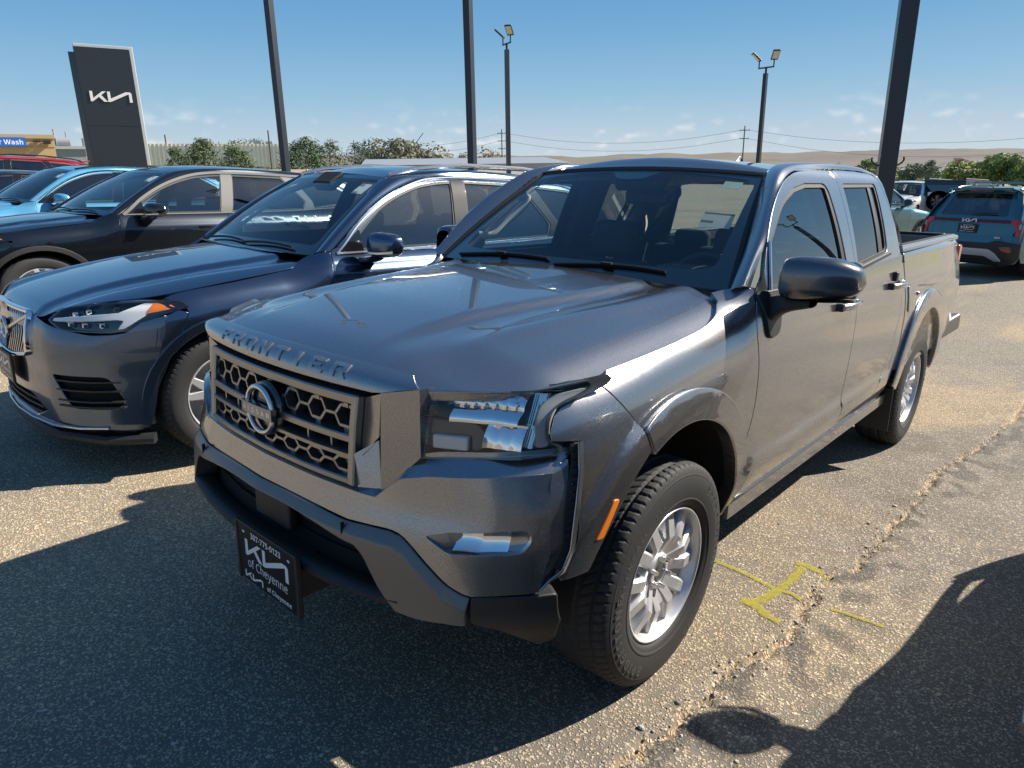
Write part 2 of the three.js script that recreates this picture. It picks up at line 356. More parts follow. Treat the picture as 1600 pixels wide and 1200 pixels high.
const M = {
  gun: paint([.285, .285, .297], .42, .92), mirrorCap: paint([.12, .122, .13], .45, .85), letter: paint([.34, .34, .35], .7, .85), lampGrey: phy([.055, .055, .055], .28, 0, { clearcoat: .6 }),
  satin: std([.16, .158, .158], .36, .75),
  blackPlastic: std([.018, .018, .019], .55),
  softBlack: std([.011, .011, .012], .75),
  gloss: phy([.008, .008, .009], .12, 0, { clearcoat: 1, clearcoatRoughness: .03 }),
  deep: std([.004, .004, .004], .9),
  grey: std([.30, .295, .29], .33, .9),
  chrome: std([.78, .78, .79], .06, 1),
  chromeSoft: std([.62, .62, .63], .22, 1),
  alloy: phy([.60, .60, .61], .42, .6, { clearcoat: .5, clearcoatRoughness: .12 }), trimGrey: std([.12, .117, .112], .62, 0),
  alloyDark: std([.12, .12, .125], .45, .6),
  rubber: std([.021, .021, .022], .72),
  rubberText: std([.05, .05, .052], .6),
  seal: std([.008, .008, .009], .6),
  glass: phy([.82, .92, .90], .0, 0, { transmission: 1, thickness: 0, ior: 1.62, side: THREE.DoubleSide }),
  glassDark: phy([.10, .12, .135], .0, 0, { transmission: 1, thickness: 0, ior: 2.2, side: THREE.DoubleSide }),
  glassBlue: phy([.60, .70, .73], .0, 0, { transmission: 1, thickness: 0, ior: 2.3, side: THREE.DoubleSide }),
  lens: phy([.97, .97, .97], .0, 0, { transmission: 1, thickness: 0, ior: 1.5, side: THREE.DoubleSide }),
  amber: phy([.80, .20, .015], .25, 0, { clearcoat: 1, clearcoatRoughness: .05 }),
  red: phy([.42, .008, .012], .22, 0, { clearcoat: 1, clearcoatRoughness: .05 }),
  milky: phy([.55, .55, .54], .35, 0, { clearcoat: 1 }),
  interior: std([.022, .023, .026], .8),
  dash: std([.045, .05, .05], .7),
  beige: std([.36, .355, .315], .85),
  seat: std([.02, .021, .024], .85),
  poleDark: phy([.012, .017, .028], .42, .2, { clearcoat: .3, clearcoatRoughness: .3 }),
  steel: std([.35, .35, .36], .4, .9),
  white: std([.78, .78, .78], .5),
};
// lettering and printed things: flat print on the object's own face
function printed(w, h, draw, o = {}, thin = false) {
  const c = document.createElement('canvas'); c.width = w; c.height = h; const x = c.getContext('2d'); draw(x, w, h);
  const t = new THREE.CanvasTexture(c); t.colorSpace = THREE.SRGBColorSpace; t.anisotropy = 8; t.magFilter = THREE.LinearFilter;
  return thin ? new THREE.MeshPhysicalMaterial({ map: t, roughness: .95, ...o }) : new THREE.MeshStandardMaterial({ map: t, roughness: .5, ...o });
}
// the joined angular three-letter mark used on the plates, the tall sign and the tail gate: strokes as polygons in a 1 x .26 box
function markStrokes() {
  const t = .062, bar = (ax, ay, bx, by, w = t) => [[ax, ay], [ax + w, ay], [bx + w, by], [bx, by]];
  return [
    [[0, .26], [.068, .26], [.068, .083], [.30, .26], [.392, .26], [.05, 0], [0, 0]],
    [[.205, .122], [.262, .166], [.405, 0], [.315, 0]],
    [[.415, .26], [.483, .26], [.483, .083], [.86, .26], [.965, .26], [1, .228], [1, 0], [.932, 0], [.932, .207], [.905, .199], [.475, 0], [.415, 0]],
  ].filter((p) => p.length);
}
function drawMark(x, px, py, w, h) { for (const s of markStrokes()) { x.beginPath(); s.forEach((p, i) => { const X = px + p[0] * w, Y = py + (1 - p[1] / .26) * h; i ? x.lineTo(X, Y) : x.moveTo(X, Y); }); x.closePath(); x.fill(); } }
const plateFace = (lines) => printed(768, 448, (x, w, h) => {
  x.fillStyle = '#0b0b0d'; x.fillRect(0, 0, w, h); x.fillStyle = '#d9dde2'; x.textAlign = 'center';
  x.font = 'bold 66px sans-serif'; x.fillText('307-775-0123', w * .5, 78);
  x.beginPath(); x.ellipse(84, 56, 17, 10, 0, 0, 7); x.ellipse(w - 84, 56, 17, 10, 0, 0, 7); x.fill();
  drawMark(x, 95, 106, w - 190, 132); x.font = '96px sans-serif'; x.fillText('of Cheyenne', w * .5, 326);
  drawMark(x, 66, 372, 250, 56); x.font = 'bold 54px sans-serif'; x.textAlign = 'left'; x.fillText('of Cheyenne', 366, 424);
}, { roughness: .35 });
const plateMat = plateFace();
// ---------- wheels: axis along +x, outer face towards +x, centre at the origin ----------
function tyreGeo(R, W, rim, fine) {
  const nt = fine ? 660 : 160, prof = [], hw = W / 2; // [x, r, treadness]
  const side = [[-.39, rim], [-.46, rim + .012], [-.5, rim + (R - rim) * .42], [-.49, rim + (R - rim) * .68], [-.455, R - .022]].map(([a, r]) => [a * W, r]);
  const cs = new THREE.CatmullRomCurve3([...side, [-.42 * W, R - .009], [-.34 * W, R - .003]].map((p) => new THREE.Vector3(p[0], p[1], 0)));
  const left = []; for (let i = 0; i <= 16; i++) { const p = cs.getPoint(i / 16); left.push([p.x, p.y]); }
  const nx = fine ? 64 : 20; for (const p of left) prof.push([p[0], p[1]]);
  for (let i = 1; i < nx; i++) { const x = mix(-.34 * W, .34 * W, i / nx); prof.push([x, R - .003 * (Math.abs(x) / (.34 * W)) ** 2]); }
  for (const p of left.slice().reverse()) prof.push([-p[0], p[1]]);
  const S = (i, a) => {
    let [x, r] = prof[i]; const ax = Math.abs(x) / hw;
    if (ax < .93 && r > R - .02) {
      let g = 0; for (const c of [.20, .60]) g = Math.max(g, 1 - sstep(.022, .045, Math.abs(ax - c)));
      const sh = Math.sign(x) * .04, lug = (n, slant, wd) => { const q = ((a + (ax * slant + (x > 0 ? .3 : 0)) * .06) * n / 6.28318) % 1, d = Math.abs(((q + 1) % 1) - .5); return 1 - sstep(wd * .6, wd, d); };
      if (ax > .62) g = Math.max(g, lug(74, 1.6, .10) * sstep(.60, .66, ax) * .9); else if (ax > .24) g = Math.max(g, .55 * lug(74, 4, .09)); else g = Math.max(g, .35 * lug(98, 5, .08));
      r -= .0085 * g * (1 - sstep(.86, .95, ax) * .6);
    }
    if (ax > .93 && r > R - .05 && r < R - .012) { const q = (a * 74 / 6.28318) % 1; r -= .0012 * (Math.abs(q - .5) < .08 ? 1 : 0); }
    return [x, r * Math.cos(a), r * Math.sin(a)];
  };
  const n = prof.length, pos = new Float32Array(n * nt * 3), uv = new Float32Array(n * nt * 2), idx = [];
  for (let k = 0; k < nt; k++) for (let i = 0; i < n; i++) { const p = S(i, k / nt * 6.28318531), o = (k * n + i) * 3; pos[o] = p[0]; pos[o + 1] = p[1]; pos[o + 2] = p[2]; }
  for (let k = 0; k < nt; k++) for (let i = 0; i + 1 < n; i++) { const a = k * n + i, b = ((k + 1) % nt) * n + i; idx.push(a, a + 1, b + 1, a, b + 1, b); }
  const g = new THREE.BufferGeometry(); g.setAttribute('position', new THREE.BufferAttribute(pos, 3)); g.setAttribute('uv', new THREE.BufferAttribute(uv, 2)); g.setIndex(idx); g.computeVertexNormals();
  return g;
}
function lathe(pts, n = 64) { const g = new THREE.LatheGeometry(pts.map((p) => new THREE.Vector2(p[1], p[0])), n); g.rotateZ(-Math.PI / 2); return g; } // [x along axis, radius]
function arcText(text, radius, size, mid, x, gapScale = 1.12) { // raised letters round a sidewall, tops outward, read clockwise from outside (+x)
  const out = []; let w = 0; const gl = [...text].map((c) => { const g = new TextGeometry(c, { font, size, depth: .0014, curveSegments: 3, bevelEnabled: false }); g.computeBoundingBox(); const b = g.boundingBox, a = isFinite(b.max.x) ? b.max.x + size * .16 : size * .4; const r = { g, a, at: w }; w += a * gapScale; return r; });
  for (const { g, a, at } of gl) {
    if (!g.attributes.position.count) continue;
    const phi = mid + (at + a / 2 - w / 2) / radius; // angle from +z towards +y
    // letter x -> clockwise tangent, letter y -> outward, letter z -> +x
    g.translate(-a / 2, 0, 0);
    const rad = new THREE.Vector3(0, Math.sin(phi), Math.cos(phi)), tan = new THREE.Vector3(0, Math.cos(phi), -Math.sin(phi)).multiplyScalar(1);
    const m = new THREE.Matrix4().makeBasis(tan, rad, new THREE.Vector3(1, 0, 0)); m.setPosition(new THREE.Vector3(x, 0, 0).addScaledVector(rad, radius)); g.applyMatrix4(m); out.push(g);
  }
  return out.length ? join(out) : null;
}
const W17 = (() => { // six pairs of straight blades with a raised knee, low webs between the two of a pair
  const parts = [], place = (g, i) => { g.rotateZ(i * Math.PI / 3 + .12); g.rotateY(Math.PI / 2); g.deleteAttribute('uv'); parts.push(g); };
  for (let i = 0; i < 6; i++) {
    for (const s of [1, -1]) {
      const P = [[.018, .054, .010], [.031, .090, .026], [.039, .125, .042], [.047, .165, .034], [.058, .226, .022]].map(([x, y, z]) => [x * s, y, z]);
      place(sweep(P, [0, 0, 1], [[-.027, -.045], [.027, -.045], [.025, -.009], [.017, 0], [-.017, 0], [-.025, -.009]]), i);
    }
    place(solid([[-.030, .056, .006], [.030, .056, .006], [.024, .118, .030], [-.024, .118, .030], [0, .148, .012], [-.030, .056, -.03], [.030, .056, -.03], [.024, .118, -.03], [-.024, .118, -.03], [0, .148, -.03]], [[0, 1, 2, 3], [3, 2, 4], [0, 5, 6, 1], [1, 6, 7, 2], [2, 7, 9, 4], [4, 9, 8, 3], [3, 8, 5, 0]]), i);
    place(plate([[-.026, .130], [-.050, .224], [.050, .224], [.026, .130]], .014, .002).translate(0, 0, -.012), i);
  }
  const hub = lathe([[.014, .031], [.022, .037], [.020, .054], [.010, .070], [-.02, .076]], 36);
  const lip = lathe([[.002, .218], [.016, .2225], [.024, .2262], [.0255, .231], [.018, .236], [-.01, .234]], 96);
  return { face: join([...parts, hub]), lip, barrel: lathe([[.002, .218], [-.04, .205], [-.15, .198], [-.18, .21]], 64), back: lathe([[-.07, .0], [-.07, .135], [-.085, .15], [-.09, .0]], 40) };
})();
// =================== the pickup ===================
const truck = new THREE.Group();
{
  const T = truck, S = (z, y) => [pkSide(z, y), y, z], Sb = (z, y) => { const f = pkFlare(z, y); return [pkSide(z, y) - f, y, z]; };
  const both = (name, ol, m, o = {}, parent = T) => { // one sheet on the left side and its mirror image on the right
    const g = panel(o.S || Sb, ol, { out: [1, 0, 0], ...o }); const a = child(name, g, m, parent); const b = child(name, mirrorX(g), m, parent); return [a, b];
  };
  const pair = (name, g, m, parent = T, label) => { g = Array.isArray(g) ? join(g) : g; return [child(name, g, m, parent, label), child(name, mirrorX(g), m, parent, label)]; };
  // --- front wing, doors, bed side ---
  const archF = (r, a0, a1) => arc2(.015, .455, r, a0, a1, 30, .99), archR = (r, a0, a1) => arc2(-3.19, .455, r, a0, a1, 30, 1.0);
  const wing = outline([
    [-.455, .47], ...archF(.475, Math.PI - .05, 1.14),
    [.228, .895], [.272, .978], [.372, 1.098], [.326, 1.126], // bumper seam, then headlamp tail
    { s: [[.322, 1.130], [.157, 1.142], [-.06, 1.160], [-.232, 1.180], [-.351, 1.207], [-.43, 1.240]] }, { s: [[-.45, 1.262], [-.50, 1.275], [-.55, 1.285]] },
    [-.563, 1.27], { s: [[-.545, 1.22], [-.520, 1.128], [-.525, 1.0], [-.525, .844], [-.50, .70], [-.495, .47]] },
  ]);
  both('front_wing', wing, M.gun);
  const seamB = [[-1.700, 1.722], [-1.690, 1.6], [-1.665, 1.40], [-1.668, 1.187], [-1.645, 1.04], [-1.630, .85], [-1.640, .66], [-1.66, .465]];
  const seamA = [[-.495, .465], [-.50, .70], [-.525, .844], [-.525, 1.0], [-.520, 1.128], [-.545, 1.22], [-.590, 1.30], [-.712, 1.458], [-.843, 1.565], [-1.003, 1.648], [-1.173, 1.694], [-1.416, 1.714]];
  const winF = outline([[-.655, 1.262, .02], [-.715, 1.42], { s: [[-.735, 1.445], [-.932, 1.572], [-1.108, 1.633]] }, [-1.26, 1.654], [-1.535, 1.660, .06], [-1.545, 1.27, .02]]);
  const winR = outline([[-1.765, 1.664, .03], [-2.33, 1.676, .04], [-2.235, 1.325, .05], [-1.70, 1.282, .02]]);
  both('front_door', outline([{ s: seamA }, { s: [[-1.45, 1.717], [-1.700, 1.722]] }, { s: seamB.slice(1) }]), M.gun, { holes: [winF] });
  both('rear_door', outline([...seamB.slice().reverse().map((p) => p).slice(0, 1), { s: seamB.slice().reverse().slice(1) }, { s: [[-1.8, 1.727], [-2.1, 1.731], [-2.33, 1.728]] }, [-2.43, 1.708, .05], { s: [[-2.445, 1.61], [-2.475, 1.5], [-2.515, 1.31], [-2.530, 1.20], [-2.50, 1.03], [-2.452, .87], [-2.42, .75], [-2.33, .63], [-2.19, .53]] }, [-2.08, .465]]), M.gun, { holes: [winR] });
  // cab corner behind the rear door
  both('cab_corner', outline([[-2.345, 1.745], { s: [[-2.44, 1.735], [-2.49, 1.70], [-2.545, 1.5], [-2.583, 1.3], [-2.590, 1.17]] }, [-2.592, .70], { s: [[-2.60, .72], [-2.54, .58], [-2.45, .465]] }, [-2.08, .465], { s: [[-2.19, .53], [-2.33, .63], [-2.42, .75], [-2.452, .87], [-2.50, 1.03], [-2.530, 1.20], [-2.515, 1.31], [-2.475, 1.5], [-2.445, 1.61]] }, [-2.43, 1.712, .05]]), M.gun, { cell: .03 });
  both('bed_side', outline([[-2.604, .62], [-2.604, 1.300], { s: [[-2.61, 1.302], [-3.4, 1.315], [-4.26, 1.328]] }, [-4.30, 1.30], [-4.36, 1.16], [-4.39, .95], [-4.37, .76], [-3.79, .60], ...archR(.485, .30, Math.PI - .40), [-2.64, .62]]), M.gun, { cell: .04 });
  // flares over the wheels: proud of the wing, with their own lip
  const SF = (z, y) => [pkSide(z, y) + .007, y, z];
  const flareF = outline([...archF(.472, Math.PI + .06, 1.13), ...arc2(.015, .455, .574, 1.10, Math.PI - .25, 30, .94), { s: [[-.52, .62], [-.485, .50]] }, [-.46, .425]]);
  both('wheel_flare', flareF, M.gun, { S: SF, r: .006, depth: .05 });
  const flareR = outline([...archR(.480, Math.PI + .02, .05), ...arc2(-3.19, .455, .60, .12, Math.PI - .12, 34, 1.0), [-3.72, .46], [-3.68, .43]].slice(0, -2));
  both('wheel_flare', flareR, M.gun, { S: SF, r: .006, depth: .05 });
  // sills
  pair('sill', sweep([[.845, .44, -.47], [.845, .44, -1.5], [.845, .44, -2.62]], [0, 1, 0], [[-.03, -.03], [.05, -.02], [.056, .0], [.045, .03], [-.03, .03]].map((p) => [-p[0], p[1]])), M.gun);
  // --- roof side frames: from the windscreen edge out to the door seam ---
  {
    const inner = [[.765, 1.262, -.505], [.715, 1.39, -.69], [.655, 1.535, -.89], [.605, 1.675, -1.085], [.592, 1.722, -1.20], [.595, 1.742, -1.5], [.597, 1.752, -1.9], [.597, 1.745, -2.3], [.60, 1.715, -2.50]];
    const outerZY = [[-.552, 1.275], [-.712, 1.462], [-.843, 1.570], [-1.003, 1.653], [-1.173, 1.699], [-1.5, 1.722], [-1.9, 1.733], [-2.3, 1.733], [-2.46, 1.715]];
    const outer = outerZY.map(([z, y]) => [pkSide(z, y), y, z]);
    const midr = inner.map((p, i) => { const q = outer[i], t = .5, k = i < 3 ? .030 : i < 4 ? .026 : .017; return [mix(p[0], q[0], t) + k * .7, mix(p[1], q[1], t) + k * .75, mix(p[2], q[2], t) + (i < 4 ? k * .55 : 0)]; });
    const low = inner.map((p, i) => [p[0] - .006, p[1] - .012, p[2] - (i < 4 ? .012 : 0)]);
    pair('roof_side_frame', loft([low, inner, midr, outer], 60, 14, [.6, .7, .2]), M.gun);
  }
  // --- roof ---
  const roofY = (x, z) => 1.762 + .010 * sstep(-1.15, -1.7, z) - .018 * sstep(-2.0, -2.5, z) - .052 * sstep(-1.22, -1.08, z) - .060 * (x / .6) ** 2 + .045 * (x / .6) ** 2 * sstep(-1.4, -1.1, z) * 0;
  child('roof', panel((x, z) => [x, roofY(x, z), z], outline([{ s: [[-.575, -1.165], [-.3, -1.125], [0, -1.115], [.3, -1.125], [.575, -1.165]] }, [.580, -1.9], [.570, -2.47, .05], [-.570, -2.47, .05], [-.580, -1.9]]), { out: [0, 1, 0], cell: .03, depth: .02 }), M.gun, T);
  pair('roof_ditch', sweep([[.586, 1.682, -1.16], [.588, 1.690, -1.5], [.588, 1.697, -1.9], [.588, 1.69, -2.3], [.585, 1.672, -2.48]], [0, 1, 0], rect(.03, .02)), M.seal);
  child('antenna', [loft([[[-.02, 0, .09], [-.012, .012, .02], [-.006, .05, -.055], [-.012, .015, -.075]], [[0, .004, .10], [0, .02, .03], [0, .062, -.05], [0, .02, -.085]], [[.02, 0, .09], [.012, .012, .02], [.006, .05, -.055], [.012, .015, -.075]]], 14, 8).translate(.0, 1.755, -2.12)], M.gun, T);
  // --- windscreen ---
  const wsS = (x, v) => { const w = mix(.765, .603, v), zb = -.516 + .10 * (1 - (x / .765) ** 2) * 1.0, zt = -1.106 + -.02 * (1 - (x / .603) ** 2) * 0 + .0; const cr = (1 - (x / w) ** 2); return [x, mix(1.262 + .012 * cr, 1.680 + .024 * cr, v) + .012 * Math.sin(v * Math.PI), mix(-.516 + .075 * cr, -1.100 + .035 * cr, v) + .012 * Math.sin(v * Math.PI)]; };
  const wsS2 = (u, v) => wsS(u * mix(.765, .603, v), v);
  const wsOl = outline([[-1, 0, .05], [1, 0, .05], [1, 1, .06], [-1, 1, .06]], .05);
  const ws = child('windscreen', panel(wsS2, wsOl, { out: [0, 1, 1], cell: .1, gap: 0, depth: 0, lift: .001 }), M.glass, T);
  const fr = outline([[-.90, .135, .1], { s: [[-.7, .115], [0, .105], [.7, .115]] }, [.90, .135, .1], [.955, .93, .08], { s: [[.75, .955], [.2, .96], [.12, .90], [-.12, .90], [-.2, .96], [-.75, .955]] }, [-.955, .93, .08]], .04);
  child('black_border', panel(wsS2, wsOl, { holes: [fr], out: [0, 1, 1], cell: .08, gap: 0, depth: 0, lift: -.003 }), M.gloss, ws);
  { // rubber round the glass
    const e = []; for (let i = 0; i <= 20; i++) e.push(wsS2(1, i / 20)); for (let i = 1; i <= 20; i++) e.push(wsS2(1 - i / 10, 1)); for (let i = 1; i <= 20; i++) e.push(wsS2(-1, 1 - i / 20));
    child('seal', sweep(e, (t, p) => [p[0] * .5, 1, .9], rect(.022, .016, .004)), M.seal, ws);
  }
  { // things stuck inside the glass: toll tag, price slip
    const st = (u0, v0, u1, v1, mat, lift, nm) => child(nm, panel(wsS2, outline([[u0, v0], [u1, v0 + .0], [u1 + .004, v1], [u0 + .004, v1]], .05), { out: [0, 1, 1], gap: 0, depth: .001, r: 0, lift, cell: .05 }), mat, ws);
    st(.74, .845, .865, .915, phy([.62, .70, .56], .95, 0, { transmission: .5, thickness: 0 }), -.006, 'sticker');
    st(.715, .47, .90, .60, printed(256, 192, (x, w, h) => { x.fillStyle = '#d9d9cf'; x.fillRect(0, 0, w, h); x.fillStyle = '#a81f2c'; x.fillRect(8, 8, 96, 104); x.fillStyle = '#ddd'; for (let i = 0; i < 6; i++) x.fillRect(14, 22 + i * 16, 60 + (i * 37) % 26, 4); x.fillStyle = '#666'; for (let i = 0; i < 11; i++) x.fillRect(112, 16 + i * 15, 90 + (i * 53) % 44, 4); for (let i = 0; i < 4; i++) x.fillRect(16, 124 + i * 15, 70 + (i * 31) % 24, 4); x.strokeStyle = '#b03038'; x.lineWidth = 6; x.strokeRect(3, 3, w - 6, h - 6); }, { transmission: .55, thickness: 0 }, true), -.007, 'price_slip');
  }
  // --- bonnet ---
  const hoodEdge = (z) => pchip([[-.62, .70], [-.55, .728], [-.44, .752], [-.35, .792], [-.23, .812], [-.06, .815], [.157, .813], [.32, .806], [.50, .794], [.586, .764], [.68, .70]])(z);
  const hoodY = (x, z) => {
    const a = Math.abs(x); let y = pkHood(x, z);
    const t = sstep(.75, -.5, z);
    y += .035 * sstep(.45, .8, a) * sstep(-.1, -.55, z);          // the rear corners stand higher
    y += .022 * (1 - sstep(mix(.30, .44, t) - .01, mix(.30, .44, t) + .055, a)) * sstep(.80, .35, z) * (1 - .35 * sstep(-.3, -.6, z)); // broad raised middle with a slope at its edges
    y += .013 * Math.exp(-(((a - mix(.50, .60, t)) / .055) ** 2)) * sstep(.75, .3, z); // a soft ridge outside it
    y -= .034 * sstep(.62, .86, z) ** 2;
    y -= .020 * sstep(.70, .83, a) * (1 - sstep(.45, .6, z)) + .024 * sstep(.40, .60, a) * sstep(.50, .70, z);
    return y;
  };
  const frontZ = (x) => .817 - .13 * x * x - 1.3 * Math.max(0, Math.abs(x) - .52) ** 2;
  const edgeL = [[.745, -.462], [.752, -.435], [.775, -.39], [.792, -.35], [.812, -.23], [.817, -.06], [.815, .157], [.810, .32], [.803, .494], [.768, .580], [.662, .700], [.566, .768]];
  const hoodOl = outline([{ s: edgeL }, [.556, .772], [.530, .766], { s: [[.52, .770], [.36, .800], [.18, .814], [0, .819], [-.18, .814], [-.36, .800], [-.52, .770]] }, [-.530, .766], [-.556, .772], { s: edgeL.slice().reverse().map((p) => [-p[0], p[1]]) }, [-.72, -.50, .04], { s: [[-.70, -.51], [-.5, -.545], [0, -.57], [.5, -.545], [.70, -.51]] }, [.72, -.50, .04]]);
  child('bonnet', panel((x, z) => [x, hoodY(x, z), z], hoodOl, { out: [0, 1, 0], cell: .022, r: .005, depth: .03 }), M.gun, T);
  // --- black tray below the windscreen, wipers ---
  child('cowl', [grid((u, v) => { const x = mix(-.75, .75, u); return [x, 1.225 + .03 * (1 - (x / .75) ** 2) + .012 * v, mix(-.47, -.56, v) + .06 * (1 - (x / .75) ** 2) - .02]; }, 30, 3, [0, 1, 0])], M.softBlack, T);
  for (const [x0, x1] of [[-.62, -.05], [.0, .50]]) {
    const w = [], b = []; for (let i = 0; i <= 12; i++) { const t = i / 12, x = mix(x0, x1, t), q = wsS2(x / .75, .035 + .045 * Math.sin(t * 2.2)); w.push([q[0], q[1] + .007, q[2] + .007]); b.push([q[0], q[1] + .004, q[2] + .004]); }
    const wp = child('wiper', [sweep(w, [0, 1, .8], rect(.009, .008, .002)), sweep(b, [0, 1, .8], rect(.005, .014)), box(.05, .010, .02, mix(x0, x1, .5), w[6][1] + .004, w[6][2] + .004, .003)], M.deep, T);
  }
  // --- nose: top piece with the raised name, side facets, grille ---
  const noseTop = (x, v) => { // v 0 at the bonnet seam, 1 at the front lip
    const a = Math.abs(x), c = .03 - .19 * a * a, k = 1.3 * Math.max(0, a - .50) ** 2;
    return [x, mix(1.153, 1.090, v) + .006 * Math.sin(v * Math.PI) - .10 * Math.max(0, a - .42) * (1 - v) * 0 - .012 * (a / .5) ** 2 * (1 - v), mix(.790, .842, v) + c - k + .012 * Math.sin(v * Math.PI)];
  };
  child('nose_panel', panel(noseTop, outline([{ s: [[-.53, .02], [-.3, .02], [0, .02], [.3, .02], [.53, .02]] }, [.578, .56], [.474, .965, .0], [.452, 1.0], { s: [[.44, 1], [0, 1], [-.44, 1]] }, [-.452, 1.0], [-.474, .965], [-.578, .56]], .03), { out: [0, 1, 1], cell: .03, r: .004, depth: .045 }), M.gun, T);
  { // raised letters on it, cut stencil-fashion
    const G = { F: [[[0, 0], [0, 1], [1, 1], [.92, .76], [.24, .76], [.24, .60], [.78, .60], [.70, .38], [.24, .38], [.24, 0]]], R: [[[0, 0], [0, 1], [1, 1], [1, .48], [.80, .38], [1, 0], [.72, 0], [.55, .40], [.30, .40], [.42, .60], [.76, .60], [.76, .76], [.24, .76], [.24, 0]]], O: [[[0, 0], [0, 1], [.76, 1], [.76, .76], [.24, .76], [.24, .24], [.6, .24], [.6, 0]], [[.68, 0], [1, 0], [1, .9], [.84, .9], [.76, .7], [.76, .24], [.68, .24]]], N: [[[0, 0], [0, 1], [.26, 1], [.76, .40], [.76, 1], [1, 1], [1, 0], [.76, 0], [.24, .64], [.24, 0]]], T: [[[0, .76], [0, 1], [1, 1], [1, .76], [.62, .76], [.62, 0], [.38, 0], [.38, .76]]], I: [[[.36, 0], [.36, 1], [.64, 1], [.64, 0]]], E: [[[0, 0], [0, 1], [1, 1], [.92, .78], [.24, .78], [.24, .61], [.8, .61], [.74, .40], [.24, .40], [.24, .22], [1, .22], [.92, 0]]] };
    const word = 'FRONTIER', w = .058, step = .0895;
    [...word].forEach((c, i) => {
      const x0 = -.342 + i * step, gs = G[c].map((ol) => {
        const o2 = ol.map(([a, b]) => [x0 + a * w, mix(.80, .26, b)]);
        return panel(noseTop, outline(o2, .05), { out: [0, 1, 1], gap: 0, r: .0016, depth: .006, lift: .0042, cell: .03 });
      });
      child('letter', gs, M.letter, T);
    });
  }
  // side facets of the nose: outer plate between grille and headlamp
  for (const s of [1, -1]) {
    const A = noseTop(.472, .965), B = noseTop(.578, .56), C = [.570, .930, .782], D = [.474, .818, .838], E = [.408, .822, .862], E2 = [.408, 1.066, .828], Q = [.470, .975, .836];
    const q = (p, d = 0) => [p[0] * s, p[1], p[2] - d], f = (a, d = .06) => solid([...a.map((p) => q(p)), ...a.map((p) => q(p, d))], [a.map((_, i) => i), ...a.map((_, i) => [i, (i + 1) % a.length, a.length + (i + 1) % a.length, a.length + i])]);
    child('nose_side', [f([[A[0] + .001, A[1] - .001, A[2]], [B[0], B[1] - .002, B[2]], C, D])], M.gun, T);
    child('nose_inner', [f([E2, [A[0], A[1] - .004, A[2] - .001], [Q[0], Q[1], Q[2] - .001], [.425, .925, .846], [E[0], .93, .846]]), f([[.404, .918, .868], [.427, .918, .862], [.472, .966, .838], [D[0] - .002, D[1] + .001, D[2] - .004], [.404, .820, .860]])], M.gun, T);
  }
  const grille = child('grille', (() => {
    const fz = (x, y, d = 0) => pkFront(x, y) + d - .002, bars = [], row = (y, d = 0, n = 16, w = .40) => Array.from({ length: n + 1 }, (_, i) => { const x = mix(-w, w, i / n); return [x, y, fz(x, y, d)]; });
    bars.push(sweep(row(1.058, .006), [0, 0, 1], [[-.014, -.075], [.014, -.075], [.014, -.004], [.010, 0], [-.010, 0], [-.014, -.004]]));
    bars.push(sweep(row(.836, .006), [0, 0, 1], [[-.009, -.075], [.009, -.075], [.009, -.004], [.006, 0], [-.006, 0], [-.009, -.004]]));
    bars.push(sweep(row(.952, .004, 16, .385), [0, 0, 1], [[-.011, -.05], [.011, -.05], [.011, -.004], [.008, 0], [-.008, 0], [-.011, -.004]]));
    bars.push(sweep(row(.906, .004, 16, .385), [0, 0, 1], [[-.007, -.05], [.007, -.05], [.007, -.004], [.005, 0], [-.005, 0], [-.007, -.004]]));
    for (const s of [1, -1]) bars.push(sweep([.829, .88, .95, 1.0, 1.070].map((y) => [s * .391, y, fz(.391, y, .006)]), [0, 0, 1], [[-.014, -.075], [.014, -.075], [.014, -.004], [.010, 0], [-.010, 0], [-.014, -.004]]));
    return bars;
  })(), M.grey, T);
  { // honeycomb rows and pegs
    const hs = [], s = .0385, pitch = 3 * s / .86, h = s * .866;
    for (const [y0, y1] of [[.962, 1.045], [.844, .900]]) {
      const yc = (y0 + y1) / 2 + .002, seg = [];
      for (let i = -5; i <= 5; i++) { const x = i * pitch * .86, a = s; seg.push([x - a / 2, 1, x + a / 2, 1], [x + a / 2, 1, x + a, 0], [x - a / 2, 1, x - a, 0], [x - a, 0, x - a / 2, -1], [x + a, 0, x + a / 2, -1], [x - a / 2, -1, x + a / 2, -1], [x + a, 0, x + 2 * a - .0, 0]); }
      const hh = (y1 - y0) / 2 * .66;
      for (const [xa, ya, xb, yb] of seg) { if (Math.max(Math.abs(xa), Math.abs(xb)) > .40) continue; const A = yc + ya * hh, B = yc + yb * hh; hs.push(sweep([[xa, A, pkFront(xa, A) - .012], [xb, B, pkFront(xb, B) - .012]], [0, 0, 1], [[-.004, -.03], [.004, -.03], [.004, 0], [-.004, 0]])); }
      for (let i = -5; i <= 5; i++) for (const q of [1, -1]) { const x = i * pitch * .86; if (Math.abs(x) < .38) hs.push(box(.022, Math.abs((q > 0 ? y1 : y0) - (yc + q * hh)) + .006, .026, x, ((q > 0 ? y1 : y0) + (yc + q * hh)) / 2, pkFront(x, yc) - .028)); }
    }
    for (const x of [-.30, -.20, .20, .30]) hs.push(box(.008, .036, .02, x, .929, pkFront(x, .929) - .02));
    child('grille_mesh', hs, M.grey, grille);
    child('grille_backing', grid((u, v) => { const x = mix(-.395, .395, u), y = mix(.83, 1.07, v); return [x, y, pkFront(x, y) - .085]; }, 10, 4, [0, 0, 1]), M.deep, grille);
    const bz = pkFront(0, .96) + .012;
    const badge = child('badge', [new THREE.TorusGeometry(.071, .0085, 12, 64).scale(1, .98, 1).translate(0, .955, bz + .006)], M.chromeSoft, T);
